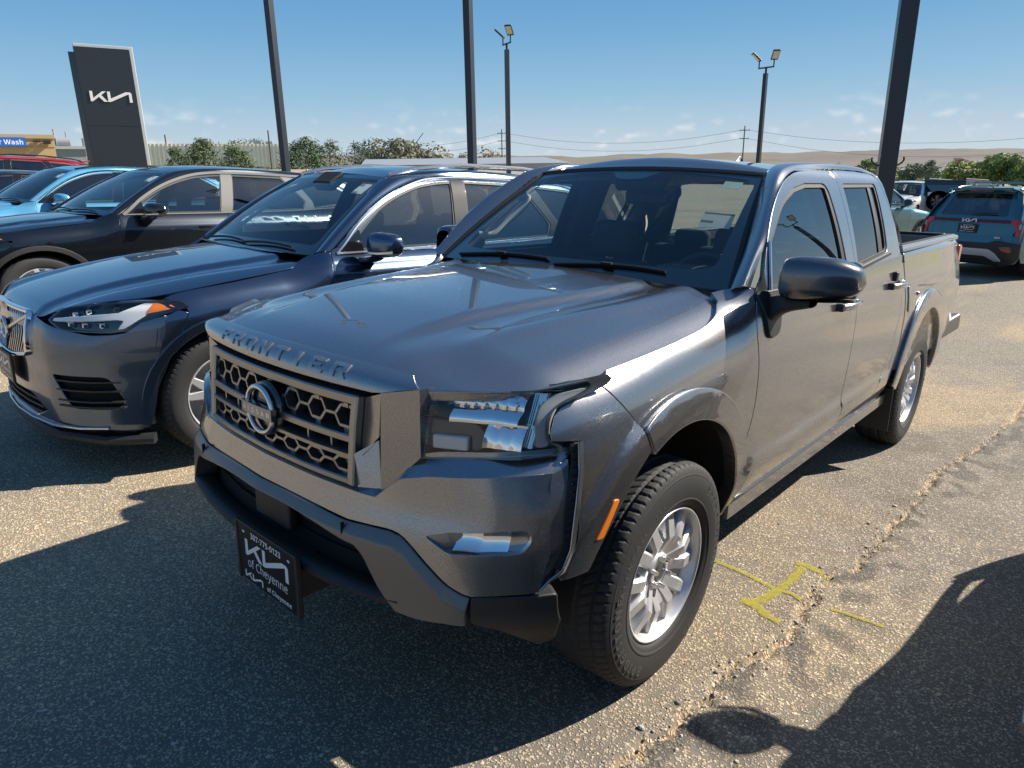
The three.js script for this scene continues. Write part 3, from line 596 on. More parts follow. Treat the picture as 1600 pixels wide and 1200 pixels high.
    child('badge_base', [lathe([[0, 0], [0, .079], [-.02, .083], [-.06, .083]], 48).rotateY(-Math.PI / 2).translate(0, .955, bz - .004)], M.gloss, badge);
    child('badge_bar', grid((u, v) => [mix(-.085, .085, u), mix(.937, .973, v), bz + .0235 - .016 * (u - .5) ** 2], 12, 2, [0, 0, 1]), printed(512, 110, (x, w, h) => { x.fillStyle = '#8b8f95'; x.fillRect(0, 0, w, h); x.fillStyle = '#eef0f2'; x.font = '62px sans-serif'; x.textAlign = 'center'; [...'NISSAN'].forEach((c, i) => x.fillText(c, 58 + i * 80, 78)); }, { roughness: .25, metalness: .6 }), badge);
    child('badge_bar', box(.17, .036, .016, 0, .955, bz + .011), M.chromeSoft, badge);
  }
  // --- bumper ---
  const creaseY = pchip([[0, .812], [.46, .812], [.475, .814], [.545, .877], [.56, .883], [.62, .897], [.74, .906], [.85, .914], [.95, .918]]);
  const ledge = (x) => creaseY(Math.abs(x)) + .038;
  const bumpS = (x, y) => [x, y, pkFront(x, y) - .05 + .05 * clamp((ledge(x) - y) / .038, 0, 1)], bumpF = (x, y) => [x, y, pkFront(x, y)];
  { // bumper skin: middle band and the two corner pods in one piece, cut away for the fog lamps and the lower guard
    const fog = (s) => outline([[.626, .745, .012], [.684, .764, .01], [.836, .779, .02], [.850, .750, .02], [.832, .716, .015], [.689, .707, .015]].map((p) => [p[0] * s, p[1], p[2]]), .015);
    const mir = (p) => [-p[0], p[1]];
    const right = [[0, 0], [0, 0], [.862, .84], [.880, .72], [.868, .612], [.747, .600]], under = [[.747, .600], [.73, .604], [.694, .625], [.65, .666], [.60, .715], [.57, .738], [.54, .746], [.47, .744], [.403, .740]];
    const crease = [[.475, .814], [.545, .877], [.56, .883], [.62, .897], [.74, .906], [.848, .914]];
    const ol = outline([...crease.map((p) => p), ...right.slice(2), { s: under.slice(1) }, { s: [[.400, .740], [.22, .748], [0, .748], [-.22, .748], [-.400, .740]] }, { s: under.slice(1).reverse().map(mir) }, ...right.slice(2).reverse().map(mir), ...crease.slice().reverse().map(mir)], .02);
    const bump = child('bumper', panel(bumpF, ol, { holes: [fog(1), fog(-1)], out: [0, 0, 1], cell: .02, r: .002, gap: 0, depth: .04 }), M.gun, T);
    const strip = (x0, x1, n) => grid((u, v) => { const x = mix(x0, x1, u), yl = ledge(x); return bumpS(x, mix(yl - .038, yl + .014, v)); }, n, 10, [0, .6, .8]);
    child('bumper_ledge', [strip(-.475, .475, 40), ...[1, -1].flatMap((s) => [strip(.475 * s, .55 * s, 10), strip(.55 * s, .850 * s, 26)])], M.gun, bump);
    { const A = [[.850, .950], [.848, .914], [.862, .84], [.872, .77], [.880, .72], [.868, .614]], B = [[.856, .952], [.865, .92], [.880, .84], [.888, .77], [.892, .73], [.876, .63]]; pair('bumper_side', loft([A.map(([x, y], i) => { const p = i ? bumpF(x, y) : bumpS(x, y); return [p[0], p[1], p[2] - .001]; }), B.map(([x, y]) => [x, y, pkFront(x, y) - .012])], 24, 4, [.8, 0, .6]), M.gun); }
    for (const s of [1, -1]) { // fog lamp: body-coloured scoop, chrome bowl, clear lens
      const f = child('fog_lamp', panel(bumpF, outline([[.684, .762, .01], [.836, .777, .02], [.846, .738, .02], [.716, .714, .025]].map((p) => [p[0] * s, p[1], p[2]]), .02), { out: [0, 0, 1], lift: -.012, gap: .001, depth: .0, cell: .02 }), M.lens, T);
      child('reflector', [grid((u, v) => { const x = mix(.682, .848, u), y = mix(.706, .782, v), b = bumpF(x, y); return [x * s, y, b[2] - .018 - .022 * Math.pow(Math.sin(v * 3.14), .7) * (1 - .5 * u) - .004 * Math.abs(Math.sin(u * 9.4))]; }, 60, 10, [0, 0, 1])], M.chrome, f);
      child('scoop', grid((u, v) => { const x = mix(.622, .700, u), y = mix(.703, .772, v), b = bumpF(x, y); return [x * s, y, b[2] - .004 - .042 * u]; }, 8, 6, [0, 0, 1]), M.gun, f);
      child('housing', grid((u, v) => { const x = mix(.62, .852, u), y = mix(.70, .785, v), b = bumpF(x, y); return [x * s, y, b[2] - .085]; }, 6, 3, [0, 0, 1]), M.deep, f);
    }
  }
  // lower guard: bar under the painted skin and two legs, satin grey
  {
    const creaseG = pchip([[0, .744], [.40, .740], [.54, .742], [.60, .712], [.65, .663], [.70, .618], [.76, .59]]);
    const gS = (x, y) => [x, y, pkFront(x, Math.max(y, .5)) + .004 + .014 * clamp((creaseG(Math.abs(x)) - y) / .03, 0, 1)];
    const gh = [[.60, .714], [.65, .665], [.694, .624], [.73, .603]], gl = [[.527, .590], [.50, .630], [.474, .665], [.446, .684]], M2 = (a) => a.slice().reverse().map((p) => [-p[0], p[1]]);
    child('lower_guard', panel(gS, outline([{ s: [[-.54, .744], [-.47, .742], [-.403, .738], [-.22, .746], [0, .746], [.22, .746], [.403, .738], [.47, .742], [.54, .744]] }, { s: [[.57, .736], ...gh] }, [.747, .598], [.749, .524], { s: [[.70, .525], [.64, .524], [.58, .532]] }, [.552, .560], { s: gl }, { s: [[.40, .688], [.228, .712], [0, .714], [-.228, .712], [-.40, .688]] }, { s: M2(gl) }, [-.552, .560], { s: [[-.58, .532], [-.64, .524], [-.70, .525]] }, [-.749, .524], [-.747, .598], { s: M2([[.57, .736], ...gh]) }], .02), { out: [0, 0, 1], cell: .014, r: .0045, depth: .07 }), M.satin, T);
    for (const s of [1, -1]) {
      child('bumper_corner', panel((x, y) => [x * s, y, pkFront(x, Math.max(y, .5)) + .006 - .05 * sstep(.56, .42, y)], outline([[.749, .598], [.900, .602, .008], [.906, .52], [.888, .455, .02], [.86, .442], [.80, .500], [.749, .522]], .02), { out: [0, 0, 1], cell: .02, r: .006, depth: .06 }), M.blackPlastic, T);
      child('guard_joint', box(.003, .05, .01, s * .403, .712, pkFront(.403, .712) + .014), M.deep, T);
    }
    // the dark opening with its slats, radar plate, lower lip
    child('intake', [grid((u, v) => { const x = mix(-.58, .58, u), y = mix(.54, .73, v); return [x, y, pkFront(x, .6) - .13 + .08 * (1 - v)]; }, 16, 4, [0, 0, 1]), ...[.60, .64, .675].map((y) => sweep([-.48, -.25, 0, .25, .48].map((x) => [x, y, pkFront(x, .6) - .09]), [0, 0, 1], rect(.008, .05)))], M.deep, T);
    child('radar_cover', box(.20, .095, .03, .02, .645, pkFront(0, .63) - .045, .01), M.blackPlastic, T);
    const lipPts = [-.58, -.54, -.46, -.35, -.18, 0, .18, .35, .46, .54, .58].map((x) => [x, .558 + .006 * (Math.abs(x) / .55) ** 2, pkFront(x, .56) + .004]);
    child('lower_lip', sweep(lipPts, [0, 1, 0], [[.012, -.018], [-.05, -.024], [-.05, .004], [-.018, .012], [.006, .005], [.014, -.003]], { caps: true }), M.blackPlastic, T);
    child('skid_panel', grid((u, v) => { const x = mix(-.62, .62, u); return [x, mix(.545, .36, v), pkFront(x, .56) + mix(-.015, -.28, v)]; }, 12, 4, [0, -1, 1]), M.softBlack, T);
  }
  // bumper end on the body side, from the vent strip back to the wheel opening
  both('bumper_end', outline([[.226, .896], [.272, .978], [.374, 1.099], { s: [[.385, 1.096], [.447, 1.083], [.523, 1.069], [.548, 1.055], [.577, 1.010]] }, [.580, .990], [.500, .980], { s: [[.500, .96], [.511, .819], [.531, .695], [.545, .668], [.578, .634]] }, [.565, .606], [.475, .606], { s: [[.465, .62], [.44, .668], [.412, .711], [.372, .768], [.315, .832], [.245, .884]] }]), M.gun, { S: (z, y) => [pkSide(z, y) + .002, y, z], cell: .02 });
  both('side_marker', outline([[.437, .700, .006], [.462, .702, .006], [.405, .800, .006], [.385, .797, .006]], .02), M.amber, { S: (z, y) => [pkSide(z, y) + .006, y, z], gap: 0, r: .003, depth: .01 });
  for (const s of [1, -1]) { // black vent strip with its bright edge
    const v = child('vent_strip', panel((x, y) => [x * s, y, pkFront(x, y) - .006], outline([[.853, .985], [.871, .982], [.888, .91], [.903, .84], [.911, .72], [.900, .66], [.878, .672], [.892, .73], [.880, .84], [.864, .94]], .02), { out: [0, 0, 1], cell: .02, depth: .03 }), M.blackPlastic, T);
    const tr = []; for (let i = 0; i < 15; i++) { const y = .962 - i * .0195, x = pchip([[.69, .901], [.83, .892], [.97, .864]])(y); const z = pkFront(x, y) - .002; const q = (dx, dy, dz = 0) => [(x + dx) * s, y + dy, z + dz]; tr.push(solid([q(-.010, .006), q(.009, .006, -.016), q(0, -.009, -.006), q(0, 0, .006)], [[0, 1, 3], [1, 2, 3], [2, 0, 3]])); }
    child('vent_rib', tr, M.softBlack, v);
    child('vent_edge', sweep([[.872, .985], [.889, .91], [.904, .84], [.912, .72], [.903, .665], [.884, .64], [.874, .618]].map(([x, y]) => [x * s, y, pkFront(x, y) + .004]), [0, 0, 1], rect(.007, .018, .002)), M.gun, v);
  }
  // --- headlamps ---
  for (const s of [1, -1]) {
    const hS = (x, y) => [x * s, y, pkFront(x, y) - .003 - .04 * (1 - sstep(.7, .8, x))];
    const ol = outline([[.552, 1.100, .01], [.547, .921, .01], [.853, .953, .01], [.848, .978], [.830, .993, .01], [.827, 1.014], [.823, 1.062, .02], [.828, 1.080, .01], { s: [[.845, 1.095], [.857, 1.110], [.859, 1.124]] }, { s: [[.850, 1.136], [.814, 1.126], [.781, 1.119], [.655, 1.106]] }], .015);
    const lens = child('headlamp', panel(hS, ol, { out: [0, 0, 1], cell: .02, gap: .003, r: .003, depth: .0 }), M.lens, T);
    const deepS = (d) => (x, y) => { const p = hS(x, y); return [p[0], p[1], p[2] - d]; };
    child('lamp_housing', [panel(deepS(.075), ol, { out: [0, 0, 1], cell: .04, gap: 0, depth: 0 }), panel(deepS(.004), ol, { holes: [offset2(ol, -.007)], out: [0, 0, 1], cell: .04, gap: .002, r: 0, depth: .07 })], M.lampGrey, lens);
    const rz = (x, y, d) => hS(x, y)[2] - d, facet = (P) => solid([...P.map(([x, y, d]) => [x * s, y, rz(x, y, d)]), ...P.map(([x, y, d]) => [x * s, y, rz(x, y, d + .01)])], [P.map((_, i) => i), ...P.map((_, i) => [i, (i + 1) % P.length, P.length + (i + 1) % P.length, P.length + i])]);
    const scoop = (x0, x1, y0, y1, d0, dep, nu, nv) => grid((u, v) => { const x = mix(x0, x1, u), y = mix(y0, y1, v); return [x * s, y, rz(x, y, d0 + dep * (1 - Math.pow(Math.abs(u * 2 - 1), 2.4)) * (1 - .75 * Math.pow(Math.abs(v * 2 - 1), 2.4)))]; }, nu, nv, [0, 0, 1]);
    const flute = (x0, x1, y0, y1, d, tilt, n) => grid((u, v) => { const x = mix(x0, x1, u), y = mix(y0, y1, v); return [x * s, y, rz(x, y, d + tilt * v + .0035 * Math.abs(Math.sin(u * n * 3.1416)) - .006 * Math.sin(v * 3.1416))]; }, n * 8, 10, [0, 0, 1]);
    child('reflector', flute(.618, .768, 1.062, 1.104, .022, .002, 7), M.chrome, lens); // high beam bowl, upper and lower half
    child('reflector', flute(.618, .768, 1.028, 1.062, .010, .014, 2), M.chrome, lens);
    child('reflector', [flute(.694, .782, .966, 1.026, .012, .018, 3), facet([[.680, 1.026, .012], [.782, 1.034, .014], [.782, 1.024, .05], [.680, 1.016, .05]])], M.chrome, lens);
    for (let i = 0; i < 6; i++) { const x = .769 + i * .0052; child('reflector', facet([[x, .974, .034 - i * .004], [x + .0062, .975, .028 - i * .004], [x + .0062, 1.106, .024 - i * .003], [x, 1.105, .034 - i * .003]]), M.chrome, lens); } // fluted outer edge
    
    child('bulb', new THREE.SphereGeometry(.011, 16, 12).translate(.745 * s, 1.075, rz(.745, 1.075, .030)), M.chromeSoft, lens);
    child('indicator', [box(.096, .038, .03, 0, 0, 0, .006).rotateY(.50 * s).translate(.618 * s, .972, hS(.618, .972)[2] - .026)], M.milky, lens);
    child('indicator_cap', panel(deepS(.020), outline([[.562, .992, .01], [.562, 1.024, .01], [.668, 1.026, .02], [.692, 1.002, .02], [.694, .962, .01], [.672, .954, .01], [.668, .996, .01]], .02), { out: [0, 0, 1], gap: 0, r: .004, depth: .035, cell: .03 }), std([.085, .082, .074], .35), lens);
    child('light_guide', [panel(deepS(.014), outline([[.807, .977, .006], [.823, .979, .004], [.8205, 1.048, .01], [.8205, 1.079, .01], [.846, 1.099, .004], [.852, 1.113, .004], [.809, 1.101, .02], [.797, 1.079, .015]], .012), { out: [0, 0, 1], gap: 0, cell: .02, r: .003, depth: .015 })], std([.30, .31, .30], .5), lens);
  }
  // --- side glass, seals, mirror ---
  const inset = (d) => (z, y) => { const n = normalAt(S, z, y), k = n[0] < 0 ? -1 : 1, p = [pkSide(z, y), y, z]; return [p[0] - n[0] * d * k, p[1] - n[1] * d * k, p[2] - n[2] * d * k]; };
  for (const [nm, w, gm] of [['front_window', winF, M.glassBlue], ['rear_window', winR, M.glassDark]]) {
    const [a, b] = both(nm, offset2(w, .004), gm, { S: inset(.013), gap: 0, depth: 0, cell: .06 });
    const g = panel(inset(.006), offset2(w, .002), { holes: [offset2(w, -.016)], out: [1, 0, 0], gap: 0, r: .002, depth: .012, cell: .05 });
    child('seal', g, M.seal, a); child('seal', mirrorX(g), M.seal, b);
  }
  both('window_post', outline([[-2.195, 1.675], [-2.235, 1.675], [-2.165, 1.32], [-2.10, 1.315]].map((p) => p), .03), M.seal, { S: inset(.008), gap: 0, r: .002, depth: .01 });
  both('window_post', outline([[-1.505, 1.66], [-1.55, 1.66], [-1.55, 1.27], [-1.50, 1.27]], .03), M.seal, { S: inset(.005), gap: 0, r: .002, depth: .01 });
  pair('belt_trim', sweep(Array.from({ length: 14 }, (_, i) => { const z = mix(-.66, -1.55, i / 13), y = 1.258 + .006 * i / 13; return [pkSide(z, y) + .002, y, z]; }), [1, .2, 0], rect(.018, .012, .003)), M.seal);
  pair('belt_trim', sweep(Array.from({ length: 10 }, (_, i) => { const z = mix(-1.70, -2.27, i / 9), y = 1.273 + .045 * i / 9; return [pkSide(z, y) + .002, y, z]; }), [1, .2, 0], rect(.018, .012, .003)), M.seal);
  both('window_quarter', outline([[-.645, 1.262], [-.700, 1.415], [-.735, 1.45], [-.80, 1.262]], .03), M.glassDark, { S: inset(.004), gap: 0, depth: .004, r: 0 });
  pair('quarter_trim', sweep([[-.622, 1.255], [-.655, 1.34], [-.700, 1.435]].map(([z, y]) => [pkSide(z, y) + .006, y, z]), [1, .3, 0], rect(.014, .010, .003)), M.chromeSoft);
  { // door mirrors: painted cap over black foot
    const cap = (() => {
      const S2 = (u, v) => { // v round the section, u inboard to outboard
        const prof = pchip([[0, .70], [.06, .92], [.25, 1], [.60, .93], [.85, .70], [.96, .42], [1, .02]])(u), a = v * 6.28318, c = Math.cos(a), sn = Math.sin(a), p = .62;
        const dz = Math.sign(c) * Math.abs(c) ** p, dy = Math.sign(sn) * Math.abs(sn) ** p;
        return [mix(.915, 1.165, u), 1.312 + mix(.0, .006, u) + dy * prof * (dy > 0 ? .088 : .070), -.628 - .02 * u + dz * (dz > 0 ? .085 : .05) * prof - .05 * u * u * (1)];
      };
      return grid(S2, 36, 40, null);
    })();
    const list = pair('door_mirror', cap, M.mirrorCap);
    { const far = list[1]; far.position.set(-.93, 0, -.74); far.rotation.y = -1.5; far.geometry = far.geometry.clone().translate(.94, 0, .66); }
    const foot = [loft([[[.865, 1.245, -.60], [.87, 1.24, -.70], [.87, 1.15, -.70], [.865, 1.13, -.60]], [[.93, 1.260, -.585], [.93, 1.260, -.69], [.93, 1.205, -.69], [.93, 1.20, -.585]], [[1.02, 1.262, -.60], [1.02, 1.262, -.68], [1.02, 1.23, -.68], [1.02, 1.23, -.60]]].map((r) => [...r, r[0]]), 24, 8, null), panel(inset(-.012), outline([[-.555, 1.262, .02], [-.59, 1.10, .03], [-.68, 1.11, .03], [-.72, 1.262]], .02), { out: [1, 0, 0], gap: 0, r: .006, depth: .03 })];
    list.forEach((m, i) => { const mx = mirrorX; const mirrorX2 = (g) => mx(g).translate(.94, 0, .66); for (const f of foot) if (!i) child('mirror_foot', f, M.blackPlastic, m); if (i) child('mirror_foot', mirrorX(foot[1]), M.blackPlastic, T); const lower = grid((u, v) => [mix(.94, 1.13, u), 1.246 - .004 * Math.sin(v * 3.14) + .012 * u * u, mix(-.565, -.67, v) - .03 * u], 10, 6, [0, -1, 0]); child('mirror_base', i ? mirrorX2(lower) : lower, M.blackPlastic, m); const gl = grid((u, v) => [mix(.925, 1.14, u), mix(1.255, 1.385, v), -.69 - .02 * u], 4, 4, [0, 0, -1]); child('mirror_glass', i ? mirrorX2(gl) : gl, M.chrome, m); });
  }
  // door handles with cup and lock
  for (const [zc, yc] of [[-1.50, 1.128], [-2.34, 1.150]]) {
    const x = (z, y) => pkSide(z, y), h = [zc + .125, zc + .09, zc, zc - .09, zc - .125].map((z, i) => [x(z, yc) + [.008, .034, .042, .036, .010][i], yc, z]);
    const [a, b] = pair('door_handle', [sweep(h, [0, 1, 0], rect(.018, .030, .005))], M.gun);
    const cup = sweep([[zc + .05, -.006], [zc - .05, -.006]].map(([z]) => [x(z, yc - .02) - .004, yc - .02, z]), [0, 1, 0], rect(.014, .05, .005)), block = [box(.03, .036, .04, x(zc + .12, yc) + .012, yc, zc + .12, .006), box(.028, .05, .045, x(zc - .01, yc + .05) + .006, yc + .045, zc + .02, .008)];
    for (const g of block) { const f = join([g]); child('lock_cover', f, M.blackPlastic, a); child('lock_cover', mirrorX(f), M.blackPlastic, b); }
  }
  both('fuel_door', outline([[-2.66, 1.112, .02], [-2.88, 1.108, .02], [-2.83, .975, .03], [-2.66, .962, .02]], .02), M.gun, { lift: .006, gap: .002, r: .003, depth: .012 });
  child('fuel_door_hinge', new THREE.SphereGeometry(.013, 12, 8).scale(.7, 1, 1.4).translate(pkSide(-2.86, 1.05) + .008, 1.055, -2.862), M.gun, T);
  // --- bed: inner walls, floor, front wall, rails, tailgate, tail lamps, rear bumper ---
  child('bed_liner', [box(.05, .50, 1.66, .735, 1.06, -3.45), box(.05, .50, 1.66, -.735, 1.06, -3.45), box(1.5, .04, 1.68, 0, .80, -3.45), box(1.5, .52, .04, 0, 1.05, -2.635)], M.softBlack, T);
  pair('bed_rail_cap', [sweep([[.775, 1.318, -2.61], [.775, 1.330, -3.4], [.772, 1.343, -4.27]], [0, 1, 0], [[-.045, -.02], [.055, -.02], [.055, .0], [.045, .009], [-.035, .009], [-.045, .0]].map((p) => [-p[0], p[1]])), ], M.gun);
  pair('bed_rail_trim', [sweep([[.770, 1.328, -2.61], [.770, 1.340, -3.4], [.767, 1.353, -4.27]], [0, 1, 0], rect(.05, .008, .003))], M.blackPlastic);
  child('tailgate', [box(1.44, .53, .06, 0, 1.075, -4.315, .012)], M.gun, T);
  child('tailgate_cap', [box(1.44, .02, .07, 0, 1.346, -4.315, .006)], M.blackPlastic, T);
  pair('tail_lamp', [box(.085, .36, .10, .795, 1.10, -4.355, .02)], M.red);
  child('rear_bumper', [box(1.74, .16, .16, 0, .66, -4.42, .03)], M.satin, T);
  pair('rear_bumper_end', [box(.06, .13, .40, .865, .67, -4.24, .025, [.12, -.12, 0])], M.satin);
  child('cab_back', [box(1.32, .56, .05, 0, 1.0, -2.55), sweep([[-.62, 1.70, -2.50], [.62, 1.70, -2.50]], [0, 1, 0], rect(.05, .08))], M.gun, T);
  child('back_window', grid((u, v) => { const y = mix(1.27, 1.68, v); return [mix(-.66, .66, u) * mix(1.06, .86, v), y, -2.56 + .06 * v]; }, 4, 4, [0, 0, -1]), phy([.42, .48, .5], 0, 0, { transmission: 1, thickness: 0, side: THREE.DoubleSide }), T);
  pair('back_pillar', [loft([[[.66, 1.25, -2.575], [.60, 1.45, -2.54], [.54, 1.70, -2.505]], [[.86, 1.25, -2.585], [.80, 1.45, -2.555], [.66, 1.70, -2.505]]], 10, 3, [0, 0, -1])], M.gun);
  // --- inner arches, underbody ---
  for (const zc of [.015, -3.19]) pair('wheel_liner', [grid((u, v) => { const a = mix(-.02, Math.PI + .03, u), r = .50; return [mix(.60, .875, v), .455 + r * Math.sin(a), zc + r * Math.cos(a)]; }, 30, 2, null), grid((u, v) => { const a = mix(-.2, Math.PI + .2, u); return [.60, .455 + .50 * v * Math.sin(a), zc + .50 * v * Math.cos(a)]; }, 24, 3, [1, 0, 0])], M.softBlack);
  child('underbody', [box(1.3, .20, 2.05, 0, .47, -1.6), box(1.15, .18, 1.1, 0, .43, .05), box(1.2, .14, 1.1, 0, .55, -3.5), ...[-.5, .5].map((x) => box(.09, .14, 4.7, x, .40, -1.9))], M.softBlack, T);
  child('engine', [box(1.24, .42, 1.05, 0, .86, .17, .05), box(1.0, .3, .9, 0, .62, .1, .05)], M.softBlack, T);
  child('axle', [cyl(.05, .05, 1.5, 0, .385, -3.2, 12, [0, 0, Math.PI / 2]), new THREE.SphereGeometry(.14, 16, 12).translate(0, .385, -3.2), ...[-.62, .62].map((x) => box(.05, .12, .3, x, .40, 0, .02))], M.blackPlastic, T);
  pair('mud_flap', [box(.27, .28, .012, .775, .36, -2.66, .004, [.12, 0, 0])], M.blackPlastic);
  // --- wheels ---
  const fine = tyreGeo(.385, .262, .232, true), coarse = tyreGeo(.385, .262, .232, false);
  for (const [x, z, f] of [[.776, 0, 1], [.776, -3.2, 0], [-.776, 0, 0], [-.776, -3.2, 0]]) {
    const w = new THREE.Group(); w.name = 'wheel'; w.position.set(x, .385, z); if (x < 0) w.rotation.y = Math.PI; if (z < -1) w.rotation.x = .35; T.add(w);
    child('tyre', f || (x > 0 && false) ? fine : (x > 0 ? fine : coarse), M.rubber, w);
    if (x > 0) {
      const tx = [['BRIDGESTONE', .300, .033, -.42, 1.12], ['BRIDGESTONE', .300, .033, Math.PI - .25, 1.12], ['ALENZA', .300, .022, .48, 1.35], ['AS ULTRA', .292, .018, 1.02, 1.2], ['ALENZA', .300, .022, Math.PI + .9, 1.35]].map(([t, r, sz, m, gs]) => arcText(t, r, sz, m, .1302, gs)).filter(Boolean);
      child('sidewall_lettering', tx, M.rubberText, w);
      child('sidewall_ring', [lathe([[.118, .245], [.128, .262], [.1295, .264], [.1295, .268], [.128, .27]], 96), lathe([[.124, .342], [.1265, .344], [.1255, .349], [.122, .352]], 96)], M.rubber, w);
    }
    child('rim', W17.face.clone().translate(.064, 0, 0), M.alloy, w);
    child('rim_lip', W17.lip.clone().translate(.090, 0, 0), M.alloy, w);
    child('rim_barrel', W17.barrel.clone().translate(.090, 0, 0), M.alloy, w);
    child('brake', W17.back.clone().translate(.06, 0, 0), M.steel, w);
    for (let i = 0; i < 6; i++) { const a = i * Math.PI / 3 + .4; child('wheel_nut', cyl(.0105, .009, .022, .092, Math.sin(a) * .050, Math.cos(a) * .050, 6, [0, 0, -Math.PI / 2]), M.chromeSoft, w); }
    child('centre_cap', [lathe([[.088, .0], [.088, .026], [.085, .033]], 32)], M.alloyDark, w);
  }
  // --- plate and its holder ---
  const pl = child('plate_holder', [box(.345, .205, .012, .085, .495, .962, .006), box(.22, .13, .18, .11, .50, .86)], M.blackPlastic, T);
  child('number_plate', [box(.335, .19, .004, .085, .495, .970, .001)], M.gloss, pl);
  child('plate_print', new THREE.PlaneGeometry(.330, .188).translate(.085, .495, .9725), plateMat, pl);
  child('plate_frame', [box(.010, .205, .012, -.084, .495, .970, .003), box(.010, .205, .012, .254, .495, .970, .003), box(.345, .008, .012, .085, .594, .970, .003)], M.blackPlastic, pl);
  // --- cabin ---
  child('dashboard', [loft([[-.72, -.36, 0, .36, .72].map((x) => [x, 1.235, -.57]), [-.72, -.36, 0, .36, .72].map((x) => [x, 1.245, -.78]), [-.72, -.36, 0, .36, .72].map((x) => [x, 1.225 + (x > .2 ? .03 : 0), -.95]), [-.72, -.36, 0, .36, .72].map((x) => [x, 1.08, -1.02])], 24, 14, [0, 1, 0]), box(.30, .10, .2, .36, 1.24, -.98, .04)], M.dash, T);
  { const v = []; for (let i = 0; i < 34; i++) { if (i === 16 || i === 17) continue; v.push(box(.006, .003, .05, -.40 + i * .0235, 1.247, -.63, 0, [0, .35, 0])); } child('dash_vent', v, std([.22, .22, .21], .6), T); }
  const seatGeo = (x, z) => [loft([[[x - .25, 1.17, z - .02], [x - .26, .95, z + .05], [x - .25, .62, z + .14]], [[x - .12, 1.20, z + .03], [x - .13, .95, z + .09], [x - .12, .62, z + .2]], [[x + .12, 1.20, z + .03], [x + .13, .95, z + .09], [x + .12, .62, z + .2]], [[x + .25, 1.17, z - .02], [x + .26, .95, z + .05], [x + .25, .62, z + .14]]], 14, 14, [0, 0, 1]), box(.50, .62, .14, x, .92, z - .03, .06, [-.16, 0, 0]), box(.52, .16, .52, x, .62, z + .34, .06)];
  for (const x of [.37, -.37]) { const s = child('seat', seatGeo(x, -1.42), M.seat, T); child('headrest', [box(.27, .20, .11, x, 1.345, -1.46, .05, [-.12, 0, 0]), cyl(.008, .008, .14, x - .06, 1.22, -1.46), cyl(.008, .008, .14, x + .06, 1.22, -1.46)], M.seat, s); }
  const rs = child('rear_seat', [box(1.36, .58, .16, 0, .98, -2.40, .06, [-.12, 0, 0]), box(1.36, .15, .48, 0, .68, -2.14, .06)], M.seat, T);
  for (const x of [.40, -.40]) child('headrest', box(.25, .14, .09, x, 1.30, -2.44, .04), M.seat, rs);
  const sw = child('steering_wheel', [new THREE.TorusGeometry(.185, .016, 12, 48).rotateX(-.42).translate(.37, 1.16, -1.07), box(.15, .11, .05, .37, 1.155, -1.06, .02, [-.42, 0, 0]), sweep([[.20, 1.16, -1.065], [.54, 1.16, -1.065]], [0, 1, 0], rect(.03, .03, .008)), cyl(.03, .03, .25, .37, 1.10, -.95, 12, [1.15, 0, 0])], M.interior, T);
  pair('pillar_trim', [loft([[[.735, 1.245, -.56], [.685, 1.40, -.76], [.63, 1.545, -.95], [.585, 1.66, -1.12]], [[.79, 1.245, -.67], [.745, 1.40, -.87], [.68, 1.545, -1.02], [.62, 1.66, -1.18]]], 16, 4, [-1, 0, 0])], M.beige);
  pair('grab_handle', [tube([[.735, 1.36, -.75], [.69, 1.365, -.80], [.665, 1.43, -.88], [.625, 1.53, -.99], [.63, 1.565, -1.0], [.665, 1.55, -.97]], .019, 30, 8)], M.beige);
  child('headliner', [grid((u, v) => { const x = mix(-.60, .60, u); return [x, 1.685 - .045 * (x / .6) ** 2 + .02 * Math.sin(v * 3.14), mix(-1.16, -2.46, v)]; }, 12, 12, [0, -1, 0])], M.beige, T);
  pair('door_card', [grid((u, v) => { const z = mix(-.62, -2.5, u), y = mix(.55, 1.255, v); return [pkDoor(y) - .09 + .02 * v, y, z]; }, 12, 6, [-1, 0, 0]), box(.08, .43, .20, .722, 1.47, -1.66, .02, [0, 0, .38])], M.interior);
  child('cabin_floor', box(1.55, .04, 2.0, 0, .56, -1.5), M.interior, T);
  child('firewall', box(1.45, .62, .03, 0, .92, -.62), M.interior, T);
  child('inner_mirror', [box(.235, .065, .03, -.0, 1.575, -1.16, .02), cyl(.012, .012, .08, 0, 1.63, -1.13)], M.softBlack, T);
  child('camera_cover', [box(.26, .06, .12, 0, 1.655, -1.11, .02, [.62, 0, 0])], M.softBlack, T);
}
truck.quaternion.copy(TILT);
top(truck, 'pickup_truck', 'dark grey crew cab pickup parked in front, black plate under its bumper', 'pickup');
